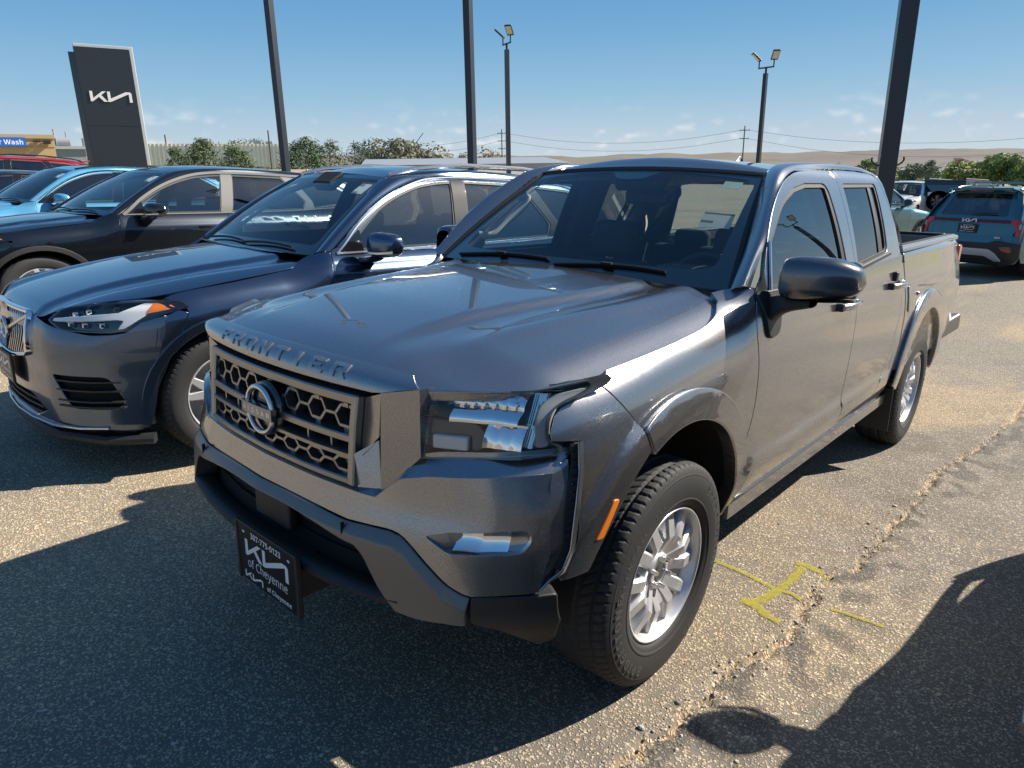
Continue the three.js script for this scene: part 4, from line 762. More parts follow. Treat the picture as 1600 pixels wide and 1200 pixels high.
// =================== ground ===================
// chip-seal: rounded stones of 4 to 14 mm set in dark binder, dust between; 2 m of it, colour and height
const stones = (() => {
  const N = 2048, col = new Float32Array(N * N * 3), hgt = new Float32Array(N * N), n2 = createNoise2D(() => .21);
  for (let j = 0; j < N; j++) for (let i = 0; i < N; i++) { const o = j * N + i, g = .5 + .5 * Math.sin(i * 12.9898 + j * 78.233 + Math.sin(i * j * .013) * 3), v = .135 + .06 * g; col[o * 3] = v * 1.06; col[o * 3 + 1] = v * .97; col[o * 3 + 2] = v * .86; hgt[o] = .06 * g; }
  const kinds = [[.48, .41, .32], [.54, .45, .33], [.38, .33, .27], [.43, .41, .38], [.30, .25, .21], [.58, .52, .42], [.47, .34, .25], [.22, .20, .18], [.34, .33, .32], [.63, .58, .50], [.50, .42, .33], [.42, .37, .29]];
  for (let s = 0; s < 62000; s++) {
    const cx = rnd() * N, cy = rnd() * N, big = rnd(), r = big > .985 ? rr(5.5, 8) : big > .7 ? rr(3.2, 5.5) : rr(1.6, 3.6), ax = rr(.62, 1), an = rnd() * 3.14, ca = Math.cos(an), sa = Math.sin(an), k = kinds[Math.floor(rnd() * kinds.length)], b = rr(.72, 1.22), top = rr(.35, 1) * Math.min(1, r / 5), cut = rr(.55, 1), R = Math.ceil(r) + 1;
    const jag = [rr(0, 6.28), rr(0, 6.28)];
    for (let y = -R; y <= R; y++) for (let x = -R; x <= R; x++) {
      const u = (x * ca + y * sa) / r, v = (-x * sa + y * ca) / (r * ax), a = Math.atan2(v, u), q = Math.hypot(u, v) / (1 + .14 * Math.sin(3 * a + jag[0]) + .09 * Math.sin(5 * a + jag[1]));
      if (q > 1) continue;
      const h = top * Math.min(cut, Math.sqrt(1 - q * q)) + .1, o = ((Math.floor(cy + y) + N) % N) * N + ((Math.floor(cx + x) + N) % N);
      if (h < hgt[o]) continue; hgt[o] = h; const w = b * (.93 + .14 * rnd()); for (let c = 0; c < 3; c++) col[o * 3 + c] = mix([.335, .305, .262][c], k[c] * w, .76);
    }
  }
  const srgb = (v) => { v = clamp(v, 0, 1); return 255 * (v <= .0031308 ? 12.92 * v : 1.055 * Math.pow(v, 1 / 2.4) - .055); };
  const A = new Uint8Array(N * N * 4), B = new Uint8Array(N * N * 4);
  for (let o = 0; o < N * N; o++) { for (let c = 0; c < 3; c++) { A[o * 4 + c] = srgb(col[o * 3 + c]); B[o * 4 + c] = clamp(hgt[o] * 230, 0, 255); } A[o * 4 + 3] = B[o * 4 + 3] = 255; }
  const mk = (d, c) => { const t = new THREE.DataTexture(d, N, N); t.wrapS = t.wrapT = THREE.RepeatWrapping; t.magFilter = THREE.LinearFilter; t.minFilter = THREE.LinearMipmapLinearFilter; t.generateMipmaps = true; if (c) t.colorSpace = THREE.SRGBColorSpace; t.needsUpdate = true; return t; };
  return { map: mk(A, true), bump: mk(B, false) };
})();
const CRACK = [[1.00, 2.2], [.985, 1.5], [1.02, .9], [1.006, .44], [1.046, .219], [1.076, 0], [1.060, -.20], [1.105, -.31], [1.150, -.56], [1.119, -.82], [1.109, -1.046], [1.186, -1.23], [1.184, -1.595], [1.20, -2.0], [1.198, -2.38], [1.188, -2.757], [1.308, -3.49], [1.40, -4.56], [1.397, -5.9]];
const CRACKS = [[CRACK, 1], [[[1.182, -1.637], [1.258, -1.581], [1.373, -1.553], [1.487, -1.563]], .45], [[[1.198, -2.38], [1.332, -2.176], [1.465, -1.916], [1.568, -1.76]], .3]];
const gn = createNoise2D(() => .77), gn2 = createNoise2D(() => .13);
function crackAt(x, z) { // { d: distance to the nearest crack, w: its width, side: + right of the main one }
  let best = { d: 9, w: 0, side: 1 };
  if (x < .6 || x > 1.9 || z > 2.3 || z < -6) return best;
  const jx = x + .022 * gn(x * 9, z * 9) + .011 * gn2(x * 31, z * 31), jz = z + .02 * gn2(x * 8 + 5, z * 8);
  for (const [pl, wd] of CRACKS) for (let i = 0; i + 1 < pl.length; i++) {
    const [ax, az] = pl[i], [bx, bz] = pl[i + 1], dx = bx - ax, dz = bz - az, t = clamp(((jx - ax) * dx + (jz - az) * dz) / (dx * dx + dz * dz), 0, 1), d = Math.hypot(jx - ax - dx * t, jz - az - dz * t);
    if (d < best.d) best = { d, w: wd * (.005 + .012 * (.5 + .5 * gn(z * 2.3, 4))), side: jx > ax + dx * t ? 1 : -1, wd };
  }
  return best;
}
const riseZ = pchip([[-40, 1.15], [-34, .90], [-25, .62], [-17, .37], [-13, .27], [-9, .10], [-5, 0], [5, 0]].map((p) => p)), riseX = pchip([[-30, .7], [-19, .28], [-15, .11], [-11, .06], [-7, .05], [-4, .01], [0, 0], [5, 0]]);
function lotRise(x, z) { return (z < -5 ? riseZ(Math.max(z, -60)) : 0) + (x < -1 ? riseX(Math.max(x, -60)) : 0); }
function lotHeight(x, z) {
  let y = .010 * gn(x * .5, z * .5) + .004 * gn2(x * 2.2, z * 2.2);
  y *= sstep(0, 1.2, Math.hypot(x - .9, z) ) * .8;
  const c = crackAt(x, z);
  if (c.d < .25) y += -.016 * c.wd * (1 - sstep(c.w * .5, c.w * 1.7, c.d)) + .0015 * c.wd * Math.exp(-(((c.d - c.w * 2.6) / .03) ** 2)) + (c.d < .1 ? .0015 * gn(x * 40, z * 40) * (1 - c.d / .1) : 0);
  return y + lotRise(x, z);
}
{
  const axis = (lo, hi, zones, coarse) => { const o = []; let v = lo; while (v < hi) { o.push(v); let s = coarse(v); for (const [a, b, st] of zones) if (v >= a - 1e-6 && v < b) s = Math.min(s, st); v += s; } o.push(hi); return o; };
  const X = axis(-75, 60, [[.8, 1.62, .0125], [-3, 2.6, .09]], (v) => Math.max(.09, Math.abs(v) * .06)), Z = axis(-75, 40, [[-4.2, 1.0, .0145], [-8, 2.6, .09]], (v) => Math.max(.09, Math.abs(v) * .06));
  const nx = X.length, nz = Z.length, pos = new Float32Array(nx * nz * 3), uv = new Float32Array(nx * nz * 2), col = new Float32Array(nx * nz * 3), idx = [];
  for (let j = 0; j < nz; j++) for (let i = 0; i < nx; i++) {
    const x = X[i], z = Z[j], o = j * nx + i; pos.set([x, lotHeight(x, z), z], o * 3); uv.set([x / 2.05, z / 2.05], o * 2);
    // dust and worn patches (matter with its own outline), bare binder to the right of the joint, sand in it
    const p = gn(x * .33, z * .33) * .55 + gn2(x * 1.1, z * 1.1) * .3 + gn(x * 3.4, z * 3.4) * .2, dusty = sstep(-.1, .75, p), bare = sstep(.15, .75, -p);
    let c = [1, 1, 1]; c = c.map((v, k) => mix(v, [1.30, 1.20, 1.04][k], dusty * .7)); c = c.map((v, k) => mix(v, [.66, .67, .70][k], bare * .75));
    const drift = sstep(.25, .6, gn2(x * .55 + 9, z * .28)) * sstep(1.0, -3.5, z) * sstep(-.6, .4, x); c = c.map((v, k) => mix(v, [1.62, 1.42, 1.10][k], drift * .75));
    const q = crackAt(x, z);
    if (q.d < .5) {
      const blot = sstep(-.15, .35, gn(x * 6, z * 5) + .25 * gn2(x * 21, z * 21)) * (1 - sstep(.05, .42, q.d)) * q.wd;
      if (q.side > 0) c = c.map((v, k) => mix(v, [.42, .43, .46][k], blot * .8)); else c = c.map((v, k) => mix(v, [.75, .70, .66][k], blot * .4));
      const sand = (1 - sstep(c_w(q) * .7, c_w(q) * 1.5, q.d)); c = c.map((v, k) => mix(v, [1.55, 1.32, 1.02][k], sand * .85 * q.wd));
    }
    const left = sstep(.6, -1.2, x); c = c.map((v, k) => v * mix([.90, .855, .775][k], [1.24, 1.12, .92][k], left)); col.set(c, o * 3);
  }
  function c_w(q) { return q.w; }
  for (let j = 0; j + 1 < nz; j++) for (let i = 0; i + 1 < nx; i++) { const a = j * nx + i; idx.push(a, a + nx, a + 1, a + 1, a + nx, a + nx + 1); }
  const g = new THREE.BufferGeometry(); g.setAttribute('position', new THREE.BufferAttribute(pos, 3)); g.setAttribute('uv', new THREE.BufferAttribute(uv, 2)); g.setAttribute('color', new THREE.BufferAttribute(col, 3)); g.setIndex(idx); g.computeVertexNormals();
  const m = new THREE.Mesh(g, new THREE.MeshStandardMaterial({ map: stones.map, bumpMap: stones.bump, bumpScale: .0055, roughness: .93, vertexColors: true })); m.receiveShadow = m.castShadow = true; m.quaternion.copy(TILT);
  top(m, 'ground', null, null, null, 'structure');
}
{ // loose and half-set stones, real ones, on the near ground
  const protos = [], n3 = createNoise3D(() => .4);
  for (let k = 0; k < 4; k++) { const g = new THREE.IcosahedronGeometry(1, 1), p = g.attributes.position; for (let i = 0; i < p.count; i++) { const x = p.getX(i), y = p.getY(i), z = p.getZ(i), s = 1 + .28 * n3(x * 1.3 + k * 9, y * 1.3, z * 1.3); p.setXYZ(i, x * s, y * s * .68, z * s); } g.computeVertexNormals(); protos.push(g); }
  const kinds = [[.46, .39, .30], [.40, .35, .29], [.36, .345, .33], [.28, .235, .20], [.55, .50, .42], [.42, .31, .24], [.19, .175, .165], [.31, .30, .30], [.50, .42, .32]];
  const spots = [];
  const add = (x, z, r, sink) => spots.push([x, z, r, sink]);
  for (let i = 0; i < 9000; i++) { const x = rr(-2.6, 2.5), z = rr(-3.2, 2.2); const near = Math.hypot(x - 1.8, z - 1.85); if (rnd() > 1.35 - near * .28) continue; add(x, z, rnd() > .985 ? rr(.005, .008) : rr(.0014, .0040), rr(-.1, .5)); }
  for (let i = 0; i < 420; i++) { const t = Math.pow(rnd(), .8) * (CRACK.length - 6) + 1, k = Math.floor(t), f = t - k, [ax, az] = CRACK[k], [bx, bz] = CRACK[k + 1]; const off = (rnd() - .62) * .22 * rnd(); add(mix(ax, bx, f) + off, mix(az, bz, f) + rr(-.05, .05), rnd() > .95 ? rr(.006, .011) : rr(.0018, .0055), rr(.0, .6)); }
  const im = kinds.map((c, k) => new THREE.InstancedMesh(protos[k % 4], std(c, .92), Math.ceil(spots.length / kinds.length) + 1)), cnt = kinds.map(() => 0), M4 = new THREE.Matrix4(), q = new THREE.Quaternion(), e = new THREE.Euler();
  spots.forEach(([x, z, r, sink], i) => { const k = i % kinds.length; e.set(rr(-.5, .5), rr(0, 6.28), rr(-.5, .5)); q.setFromEuler(e); M4.compose(new THREE.Vector3(x, lotHeight(x, z) + r * .68 * sink, z), q, new THREE.Vector3(r * rr(.8, 1.25), r, r * rr(.8, 1.25))); im[k].setMatrixAt(cnt[k]++, M4); });
  const gravel = new THREE.Group(); gravel.quaternion.copy(TILT); im.forEach((m, k) => { m.count = cnt[k]; m.instanceMatrix.needsUpdate = true; m.name = 'stone'; m.castShadow = m.receiveShadow = true; m.userData.kind = 'stuff'; gravel.add(m); });
  top(gravel, 'gravel', 'loose gravel lying on the worn asphalt and along its crack', 'gravel', null, 'stuff');
}
{ // yellow spray-painted survey marks
  const strokes = [[[[.66, -.843], [.74, -.84], [.840, -.834], [.91, -.82], [.975, -.807]], .017], [[[.925, -.622], [.965, -.672], [.989, -.77], [1.0, -.86], [1.006, -.96], [1.003, -1.07]], .026], [[[.912, -.628], [.945, -.622], [.975, -.626], [1.035, -.594], [1.086, -.586]], .026], [[[.965, -1.083], [1.013, -1.095], [1.070, -1.078], [1.115, -1.064]], .025], [[[1.205, -.812], [1.279, -.825], [1.393, -.835]], .013], [[[.99, -.805], [1.043, -.813], [1.094, -.797]], .014]];
  const N = 512, al = new Uint8Array(N * N * 4), nz = createNoise2D(() => .9);
  for (let j = 0; j < N; j++) for (let i = 0; i < N; i++) { const e = 1 - Math.abs(i / N - .5) * 2, v = nz(i * .05, j * .05) * .35 + nz(i * .16, j * .16) * .35 + nz(i * .45, j * .45) * .3; const a = Math.min(.60, e * 1.3) + v * 1.25 > .50 ? 255 : 0; al.set([a, a, a, 255], (j * N + i) * 4); }
  const at = new THREE.DataTexture(al, N, N); at.wrapS = at.wrapT = THREE.RepeatWrapping; at.magFilter = THREE.LinearFilter; at.needsUpdate = true;
  const pm = [1, .8, .55].map((k) => new THREE.MeshStandardMaterial({ color: lin(.66, .57, .05), roughness: .8, alphaMap: at, alphaTest: .5, bumpMap: stones.bump, bumpScale: .003 }));
  const mark = new THREE.Group(); mark.quaternion.copy(TILT);
  strokes.forEach(([pts, w], k) => {
    const c = new THREE.CatmullRomCurve3(pts.map(([x, z]) => new THREE.Vector3(x, 0, z))), n = Math.ceil(c.getLength() / .01), m = new Mesher(), row = [];
    for (let i = 0; i <= n; i++) { const p = c.getPointAt(i / n), t = c.getTangentAt(i / n), ww = w * 1.12 * (.85 + .3 * gn(i * .2, k * 7)); row.push([-1, 1].map((s) => { const x = p.x - t.z * ww * s, z = p.z + t.x * ww * s; return { p: [x, lotHeight(x, z) + .0035, z], n: [0, 1, 0], t: [s * .5 + .5, i * .01 / .11 + k * .37] }; })); }
    for (let i = 0; i < n; i++) m.quad(row[i][0], row[i][1], row[i + 1][1], row[i + 1][0]);
    child('paint_stroke', m.geo(), pm[k % 3], mark);
  });
  top(mark, 'painted_mark', 'yellow spray-painted survey mark on the asphalt beside the front wheel', 'paint mark');
}
// =================== land beyond the car park ===================
const CAMW = camera.position.clone();
const fn = createNoise2D(() => .33), fn2 = createNoise2D(() => .52);
const elCurve = pchip([[40, -3.0], [80, -2.2], [150, -1.78], [300, -1.28], [600, -.78], [1200, -.28], [2200, .10], [3200, .45], [4600, 1.05], [6200, 1.40], [7500, 1.45], [9000, 1.15]]);
function landHeight(x, z) { // world height of open land
  const dx = x - CAMW.x, dz = z - CAMW.z, d = Math.hypot(dx, dz), az = Math.atan2(dx, -dz);
  const lot = -.0186 * x + .0393 * z - .3 + lotRise(clamp(x, -45, 45), clamp(z, -45, 45));
  if (d < 45) return lot;
  let e = elCurve(d);
  const far = sstep(2500, 6500, d);
  e += far * (.12 * fn(az * 5.5, 1) + .06 * fn(az * 15, 3) + .03 * fn(az * 41, 8) + .18 * sstep(-.35, -.9, az) - .36 * sstep(-.45, 0, az) - .06 + .16 * Math.exp(-(((az + .17) / .14) ** 2)));
  e += sstep(2500, 4500, d) * .10 * fn2(x / 900, z / 900);
  const h = CAMW.y + d * Math.tan(e / 57.2958);
  return mix(lot, h, sstep(55, 110, d));
}
{
  const rings = [34]; while (rings[rings.length - 1] < 9500) rings.push(rings[rings.length - 1] * 1.055);
  const na = 540, nr = rings.length, pos = new Float32Array(nr * na * 3), col = new Float32Array(nr * na * 3), idx = [];
  for (let j = 0; j < nr; j++) for (let i = 0; i < na; i++) {
    const a = i / na * 6.28318531, x = CAMW.x + Math.sin(a) * rings[j], z = CAMW.z - Math.cos(a) * rings[j], d = rings[j], o = (j * na + i) * 3; pos.set([x, landHeight(x, z), z], o);
    const hill = sstep(1500, 3600, d), az = Math.atan2(x - CAMW.x, -(z - CAMW.z)), n = .5 + .5 * fn2(x / 260, z / 260), n1 = .5 + .5 * fn(x / 1100, z / 1100), grass = [.21 + .06 * n, .20 + .04 * n, .075], tan = [.165 - .05 * n1 + .03 * n, .143 - .045 * n1 + .02 * n, .115 - .035 * n1], town = [.17 + .05 * n, .165 + .03 * n, .105];
    const rose = sstep(-.55, -.2, az); const t2 = tan.map((v, k) => v * mix(1, [.84, .83, .93][k], rose));
    const lot = sstep(70, 120, d), c = [0, 1, 2].map((k) => mix([.30, .26, .21][k], mix(mix(grass[k], town[k], sstep(200, 700, d)), t2[k], hill), lot)); col.set(c, o);
  }
  for (let j = 0; j + 1 < nr; j++) for (let i = 0; i < na; i++) { const a = j * na + i, b = j * na + (i + 1) % na; idx.push(a, b, a + na, b, b + na, a + na); }
  const g = new THREE.BufferGeometry(); g.setAttribute('position', new THREE.BufferAttribute(pos, 3)); g.setAttribute('color', new THREE.BufferAttribute(col, 3)); g.setIndex(idx); g.computeVertexNormals();
  const m = new THREE.Mesh(g, new THREE.MeshStandardMaterial({ vertexColors: true, roughness: 1 })); top(m, 'hills', null, null, null, 'structure');
}
// a place in the world from a compass direction (degrees right of -z, seen from the photographer) and a distance
const place = (az, d) => { const a = az / 57.2958, x = CAMW.x + Math.sin(a) * d, z = CAMW.z - Math.cos(a) * d; return new THREE.Vector3(x, landHeight(x, z), z); };
const heightAt = (el, d) => CAMW.y + d * Math.tan(el / 57.2958);
// --- trees ---
function makeTree({ h, w, kind = 'broad', leaf = [.05, .085, .025], leaf2 = [.08, .11, .03], n = 1600, size = .22, trunk = .16 }) {
  const T = new THREE.Group(), tr = [];
  tr.push(cyl(trunk, trunk * .3, h * .9, 0, h * .45, 0, 7));
  for (let i = 0; i < 9; i++) { const y = h * rr(.2, .7), a = rr(0, 6.28), l = w * rr(.25, .45); tr.push(tube([[0, y, 0], [Math.cos(a) * l * .5, y + l * .35, Math.sin(a) * l * .5], [Math.cos(a) * l, y + l * .6, Math.sin(a) * l]], trunk * .28, 5, 5)); }
  child('trunk', tr, M.bark, T);
  const m = new Mesher(), blobs = [], nb = kind === 'pine' ? 60 : 30;
  for (let i = 0; i < nb; i++) {
    const a = rr(0, 6.28);
    if (kind === 'pine') { const t = Math.pow(i / nb, .9), r = w / 2 * Math.pow(1 - t, .55) * rr(.5, 1.05); blobs.push([Math.cos(a) * r, h * (.10 + .88 * t), Math.sin(a) * r, w * (.19 - .09 * t) * rr(.8, 1.2)]); }
    else { const t = rr(-.9, 1), r = Math.sqrt(1 - t * t * .85) * rr(.35, .85) * w / 2; blobs.push([Math.cos(a) * r, h * (.60 + .32 * t), Math.sin(a) * r, w * rr(.11, .2)]); }
  }
  const two = [new Mesher(), new Mesher()];
  for (let i = 0; i < n; i++) {
    const b = blobs[Math.floor(rnd() * nb)], d = new THREE.Vector3(rr(-1, 1), rr(-1, 1), rr(-1, 1)); if (d.lengthSq() > 1) d.normalize(); d.multiplyScalar(b[3]);
    const p = new THREE.Vector3(b[0] + d.x, b[1] + d.y * .8, b[2] + d.z); if (p.y < h * .04) continue;
    const N = d.clone().normalize().add(new THREE.Vector3(rr(-.6, .6), rr(-.2, .9), rr(-.6, .6))).normalize(), A = new THREE.Vector3(rr(-1, 1), rr(-1, 1), rr(-1, 1)).cross(N).normalize(), B = N.clone().cross(A), s = size * rr(.5, 1.2), el = kind === 'pine' ? .38 : .7;
    const v = (x, y) => { const q = p.clone().addScaledVector(A, x * s).addScaledVector(B, y * s * el); return { p: [q.x, q.y, q.z], n: [N.x, N.y, N.z], t: [0, 0] }; };
    const k = two[rnd() > .45 ? 0 : 1]; k.quad(v(-1, 0), v(0, -1), v(1, 0), v(0, 1));
  }
  const lm = (c) => phy(c, .85, 0, { side: THREE.DoubleSide, transmission: .25, thickness: 0 });
  child('crown', two[0].geo(), lm(leaf), T); child('crown', two[1].geo(), lm(leaf2), T);
  return T;
}
M.bark = std([.09, .07, .055], .95);
const groups = { pine: 'pines in front of the long ribbed building' };
function plant(t, name, label, az, d, group) { const p = place(az, d); t.position.copy(p); t.rotation.y = rr(0, 6); return top(t, name, label, 'tree', group); }
// px column of the photograph is only how these directions were measured; the trees stand at the given bearing and distance
for (const [az, d, top_, w, label, kind, leaf, leaf2, n] of [
  [-66.8, 92, 2.35, 2.2, 'small bushy pine standing left of the larger pine near the tall sign', 'pine', [.045, .075, .025], [.075, .11, .03], 1500],
  [-65.1, 94, 2.85, 3.9, 'broad bushy pine, second from the tall sign', 'pine', [.055, .085, .026], [.09, .12, .035], 2600],
  [-63.0, 90, 2.35, 3.7, 'low round pine in the middle of the ribbed building', 'pine', [.05, .08, .026], [.08, .115, .035], 2300],
  [-57.9, 96, 2.95, 4.2, 'dense dark green pine right of the left light pole', 'pine', [.035, .065, .022], [.07, .11, .03], 2800],
  [-56.1, 100, 2.75, 3.9, 'looser olive green pine, next to the dense dark one', 'pine', [.065, .09, .035], [.10, .125, .05], 1800],
  [-53.9, 130, 2.65, 4.4, 'dark distant pine behind the dark blue SUV roof', 'pine', [.03, .052, .024], [.05, .075, .03], 1600],
  [-52.1, 112, 2.75, 5.0, 'left half of the pair of grey green willows', 'broad', [.12, .13, .075], [.17, .165, .10], 1500],
  [-50.2, 112, 2.85, 6.2, 'right half of the pair of grey green willows', 'broad', [.13, .135, .08], [.18, .17, .105], 1900],
  [-62.0, 175, 3.1, 7.0, 'pale green tree rising behind the ribbed building', 'broad', [.10, .125, .06], [.14, .16, .08], 1500],
  [-65.0, 185, 3.05, 2.8, 'thin dark conifer tip above the ribbed building', 'pine', [.03, .05, .025], [.04, .06, .03], 700],
  [-59.7, 190, 2.4, 2.0, 'tiny dark conifer above the roof end of the ribbed building', 'pine', [.03, .05, .025], [.04, .06, .03], 500],
  [-44.2, 120, 2.05, 4.6, 'low brown shrub right of the middle light pole', 'broad', [.16, .12, .075], [.20, .15, .09], 900],
  [-45.6, 120, 1.95, 2.2, 'small yellow green shrub left of the middle light pole', 'broad', [.14, .15, .05], [.18, .18, .06], 500],
  [-17.6, 420, .75, 4.2, 'small round dark tree, farthest left of the valley trees', 'broad', [.04, .055, .03], [.055, .07, .035], 500],
  [-15.6, 330, .72, 9, 'mid green tree just left of the right-hand light pole', 'broad', [.06, .085, .03], [.09, .115, .035], 1100],
  [-14.5, 300, .55, 10, 'yellowish green tree behind the right-hand light pole', 'broad', [.08, .11, .03], [.12, .145, .04], 1200],
  [-12.6, 260, .42, 6.5, 'dark green tree right of the right-hand light pole', 'broad', [.035, .055, .03], [.05, .075, .035], 1100],
  [-11.7, 250, .62, 6.0, 'dark pointed conifer among the valley trees', 'pine', [.035, .055, .032], [.05, .07, .04], 1300],
  [-9.4, 210, .45, 9.5, 'wide yellow green cottonwood behind the black off-roader', 'broad', [.10, .125, .03], [.15, .17, .045], 2000],
  [-8.1, 230, .25, 6, 'lower olive tree between the two cottonwoods', 'broad', [.09, .11, .035], [.12, .14, .04], 1000],
  [-7.4, 200, .78, 9, 'big light green cottonwood above the teal crossover', 'broad', [.085, .12, .03], [.135, .165, .045], 2200],
  [-5.9, 195, .72, 9, 'big green cottonwood at the right edge of the photo', 'broad', [.075, .11, .03], [.12, .15, .045], 2200],
  [-7.9, 300, .95, 5, 'dark spire of a conifer over the cottonwoods', 'pine', [.03, .05, .03], [.04, .06, .035], 900],
  [-10.0, 420, .75, 9, 'bare reddish brown tree behind the wide cottonwood', 'broad', [.16, .105, .085], [.19, .13, .10], 800],
  [-12.2, 170, -.55, 2.2, 'small yellow shrub in the dry grass field', 'broad', [.14, .14, .035], [.18, .17, .05], 400],
]) { const base = place(az, d).y, h = heightAt(top_, d) - base, lk = d > 150 && az > -20 ? 2.0 : 1.3; plant(makeTree({ h, w: w * (az < -44 ? 2.15 : 1.3), kind, leaf: leaf.map((v) => v * lk), leaf2: leaf2.map((v) => v * lk), n: Math.round(n * 1.7), size: Math.max(.16, w * .05), trunk: Math.max(.1, w * .03) }), kind === 'pine' ? 'pine_tree' : (w < 5 && h < 4 ? 'shrub' : 'broadleaf_tree'), label, az, d); }
// --- town in the valley ---
{
  const houses = [[-17.0, 520, 15, 4.5, 9, .70, .66, .58, 'long white building under the ridge, left of the valley trees'], [-16.0, 560, 10, 3, 8, .5, .5, .5, 'pale flat building under the ridge beside the long white one'], [-10.95, 190, 4.6, 2.5, 6, 0, 0, 0, 'brown house with a red roof in the dry field']];
  const flat = (az, d, w, h, dp, c, label) => { const T = new THREE.Group(), p = place(az, d); child('wall', box(w, h, dp, 0, h / 2, 0), std(c, .9), T); child('roof', box(w + .5, .4, dp + .5, 0, h + .15, 0), std([.36, .36, .37], .8), T); for (let i = 0; i < 4; i++) child('window', box(w * .12, h * .3, .1, (i - 1.5) * w * .22, h * .55, dp / 2 + .03), std([.06, .07, .09], .3), T); T.position.copy(p); T.lookAt(CAMW.x, p.y, CAMW.z); top(T, 'far_building', label, 'building', 'far buildings of the town in the valley'); };
  flat(-16.35, 560, 16, 7, 9, [.72, .71, .68], 'long white building under the ridge, left of the valley trees');
  { const T = new THREE.Group(), p = place(-10.98, 190); child('wall', box(4.4, 2.0, 4, 0, 1.0, 0), std([.17, .11, .085], .9), T); const r = solid([[-2.6, 2, -2.4], [2.6, 2, -2.4], [2.6, 2, 2.4], [-2.6, 2, 2.4], [-2.1, 3.15, 0], [2.1, 3.15, 0]], [[0, 1, 5, 4], [2, 3, 4, 5], [1, 2, 5], [3, 0, 4], [0, 1, 2, 3]]); child('roof', r, std([.42, .15, .11], .8), T); for (const x of [-1.3, 0, 1.3]) child('window', box(.5, .7, .1, x, 1.1, 2.02), std([.06, .06, .07], .3), T); T.position.copy(p); T.lookAt(CAMW.x, p.y, CAMW.z); top(T, 'small_house', 'small brown house with a red roof in the dry grass field', 'house'); }
  for (let i = 0; i < 46; i++) { const az = rr(-14.2, -6.0), d = rr(620, 1750), c = [[.62, .62, .60], [.5, .48, .45], [.30, .31, .33], [.42, .37, .31], [.7, .7, .7]][i % 5]; const T = new THREE.Group(), p = place(az, d), w = rr(7, 20), h = rr(4, 8); child('wall', box(w, h, 9, 0, h / 2, 0), std(c, .9), T); child('roof', solid([[-w / 2 - .5, h, -5], [w / 2 + .5, h, -5], [w / 2 + .5, h, 5], [-w / 2 - .5, h, 5], [-w / 2, h + 2, 0], [w / 2, h + 2, 0]], [[0, 1, 5, 4], [2, 3, 4, 5], [1, 2, 5], [3, 0, 4], [0, 1, 2, 3]]), std([.22 + .1 * (i % 3), .21 + .09 * (i % 3), .21 + .09 * (i % 3)], .8), T); T.position.copy(p); T.lookAt(CAMW.x, p.y, CAMW.z); T.rotateY(rr(-.5, .5)); top(T, 'far_house', 'tiny pale house among the distant town below the ridge', 'house', 'houses of the distant town'); }
  { // far tree cover of the town: one mass
    const m = new Mesher(); for (let i = 0; i < 9000; i++) { const az = rr(-19, -4.5) / 57.3, d = rr(480, 1900), cl = fn(az * 60, d / 130); if (cl < -.05) continue; const x = CAMW.x + Math.sin(az) * d, z = CAMW.z - Math.cos(az) * d, y = landHeight(x, z) + Math.pow(rnd(), 1.4) * 7, s = rr(.8, 2.2), N = new THREE.Vector3(rr(-1, 1), rr(0, 1), rr(-1, 1)).normalize(), A = new THREE.Vector3(rr(-1, 1), rr(-1, 1), rr(-1, 1)).cross(N).normalize(), B = N.clone().cross(A); const v = (a, b) => ({ p: [x + A.x * a * s + B.x * b * s, y + A.y * a * s + B.y * b * s, z + A.z * a * s + B.z * b * s], n: [N.x, N.y, N.z], t: [0, 0] }); m.quad(v(-1, -.5), v(.2, -1), v(1, .4), v(-.3, 1)); }
    const w = new THREE.Mesh(m.geo(), phy([.085, .10, .055], .9, 0, { side: THREE.DoubleSide })); top(w, 'far_wood', 'grey green tree cover between the houses of the distant town', 'trees', null, 'stuff');
  }
}
// =================== sign, buildings, poles ===================
{ // tall sign slab
  const T = new THREE.Group(), d = 36, p = place(-70.45, d), H = heightAt(8.75, d) - p.y; // top edge
  child('panel', box(2.05, H - .16, .30, 0, (H - .16) / 2, .16, .02), phy([.016, .020, .027], .38, .1, { clearcoat: .5, clearcoatRoughness: .2 }), T);
  child('shell', [box(2.20, H, .34, .085, H / 2, -.18, .02)], std([.60, .61, .61], .45, .2), T);
  child('side_panel', [box(.24, H - .36, .50, -1.115, (H - .36) / 2, -.10, .02)], M.gloss, T);
  child('panel_joint', box(2.06, .012, .02, 0, H * .5, .315), std([.05, .055, .065], .5), T);
  const g = []; for (const s of markStrokes()) { const q = plate(s.map(([x, y]) => [x * 1.56 - .78, y * 1.56]), .03, .004); g.push(q); }
  child('logo', g.map((q) => q.translate(.05, H - 2.26, .315)), M.white, T);
  T.position.copy(p); T.lookAt(CAMW.x, p.y, CAMW.z); T.rotateY(.06); top(T, 'sign_tower', 'tall dark slab sign with a white three-letter mark', 'sign');
}
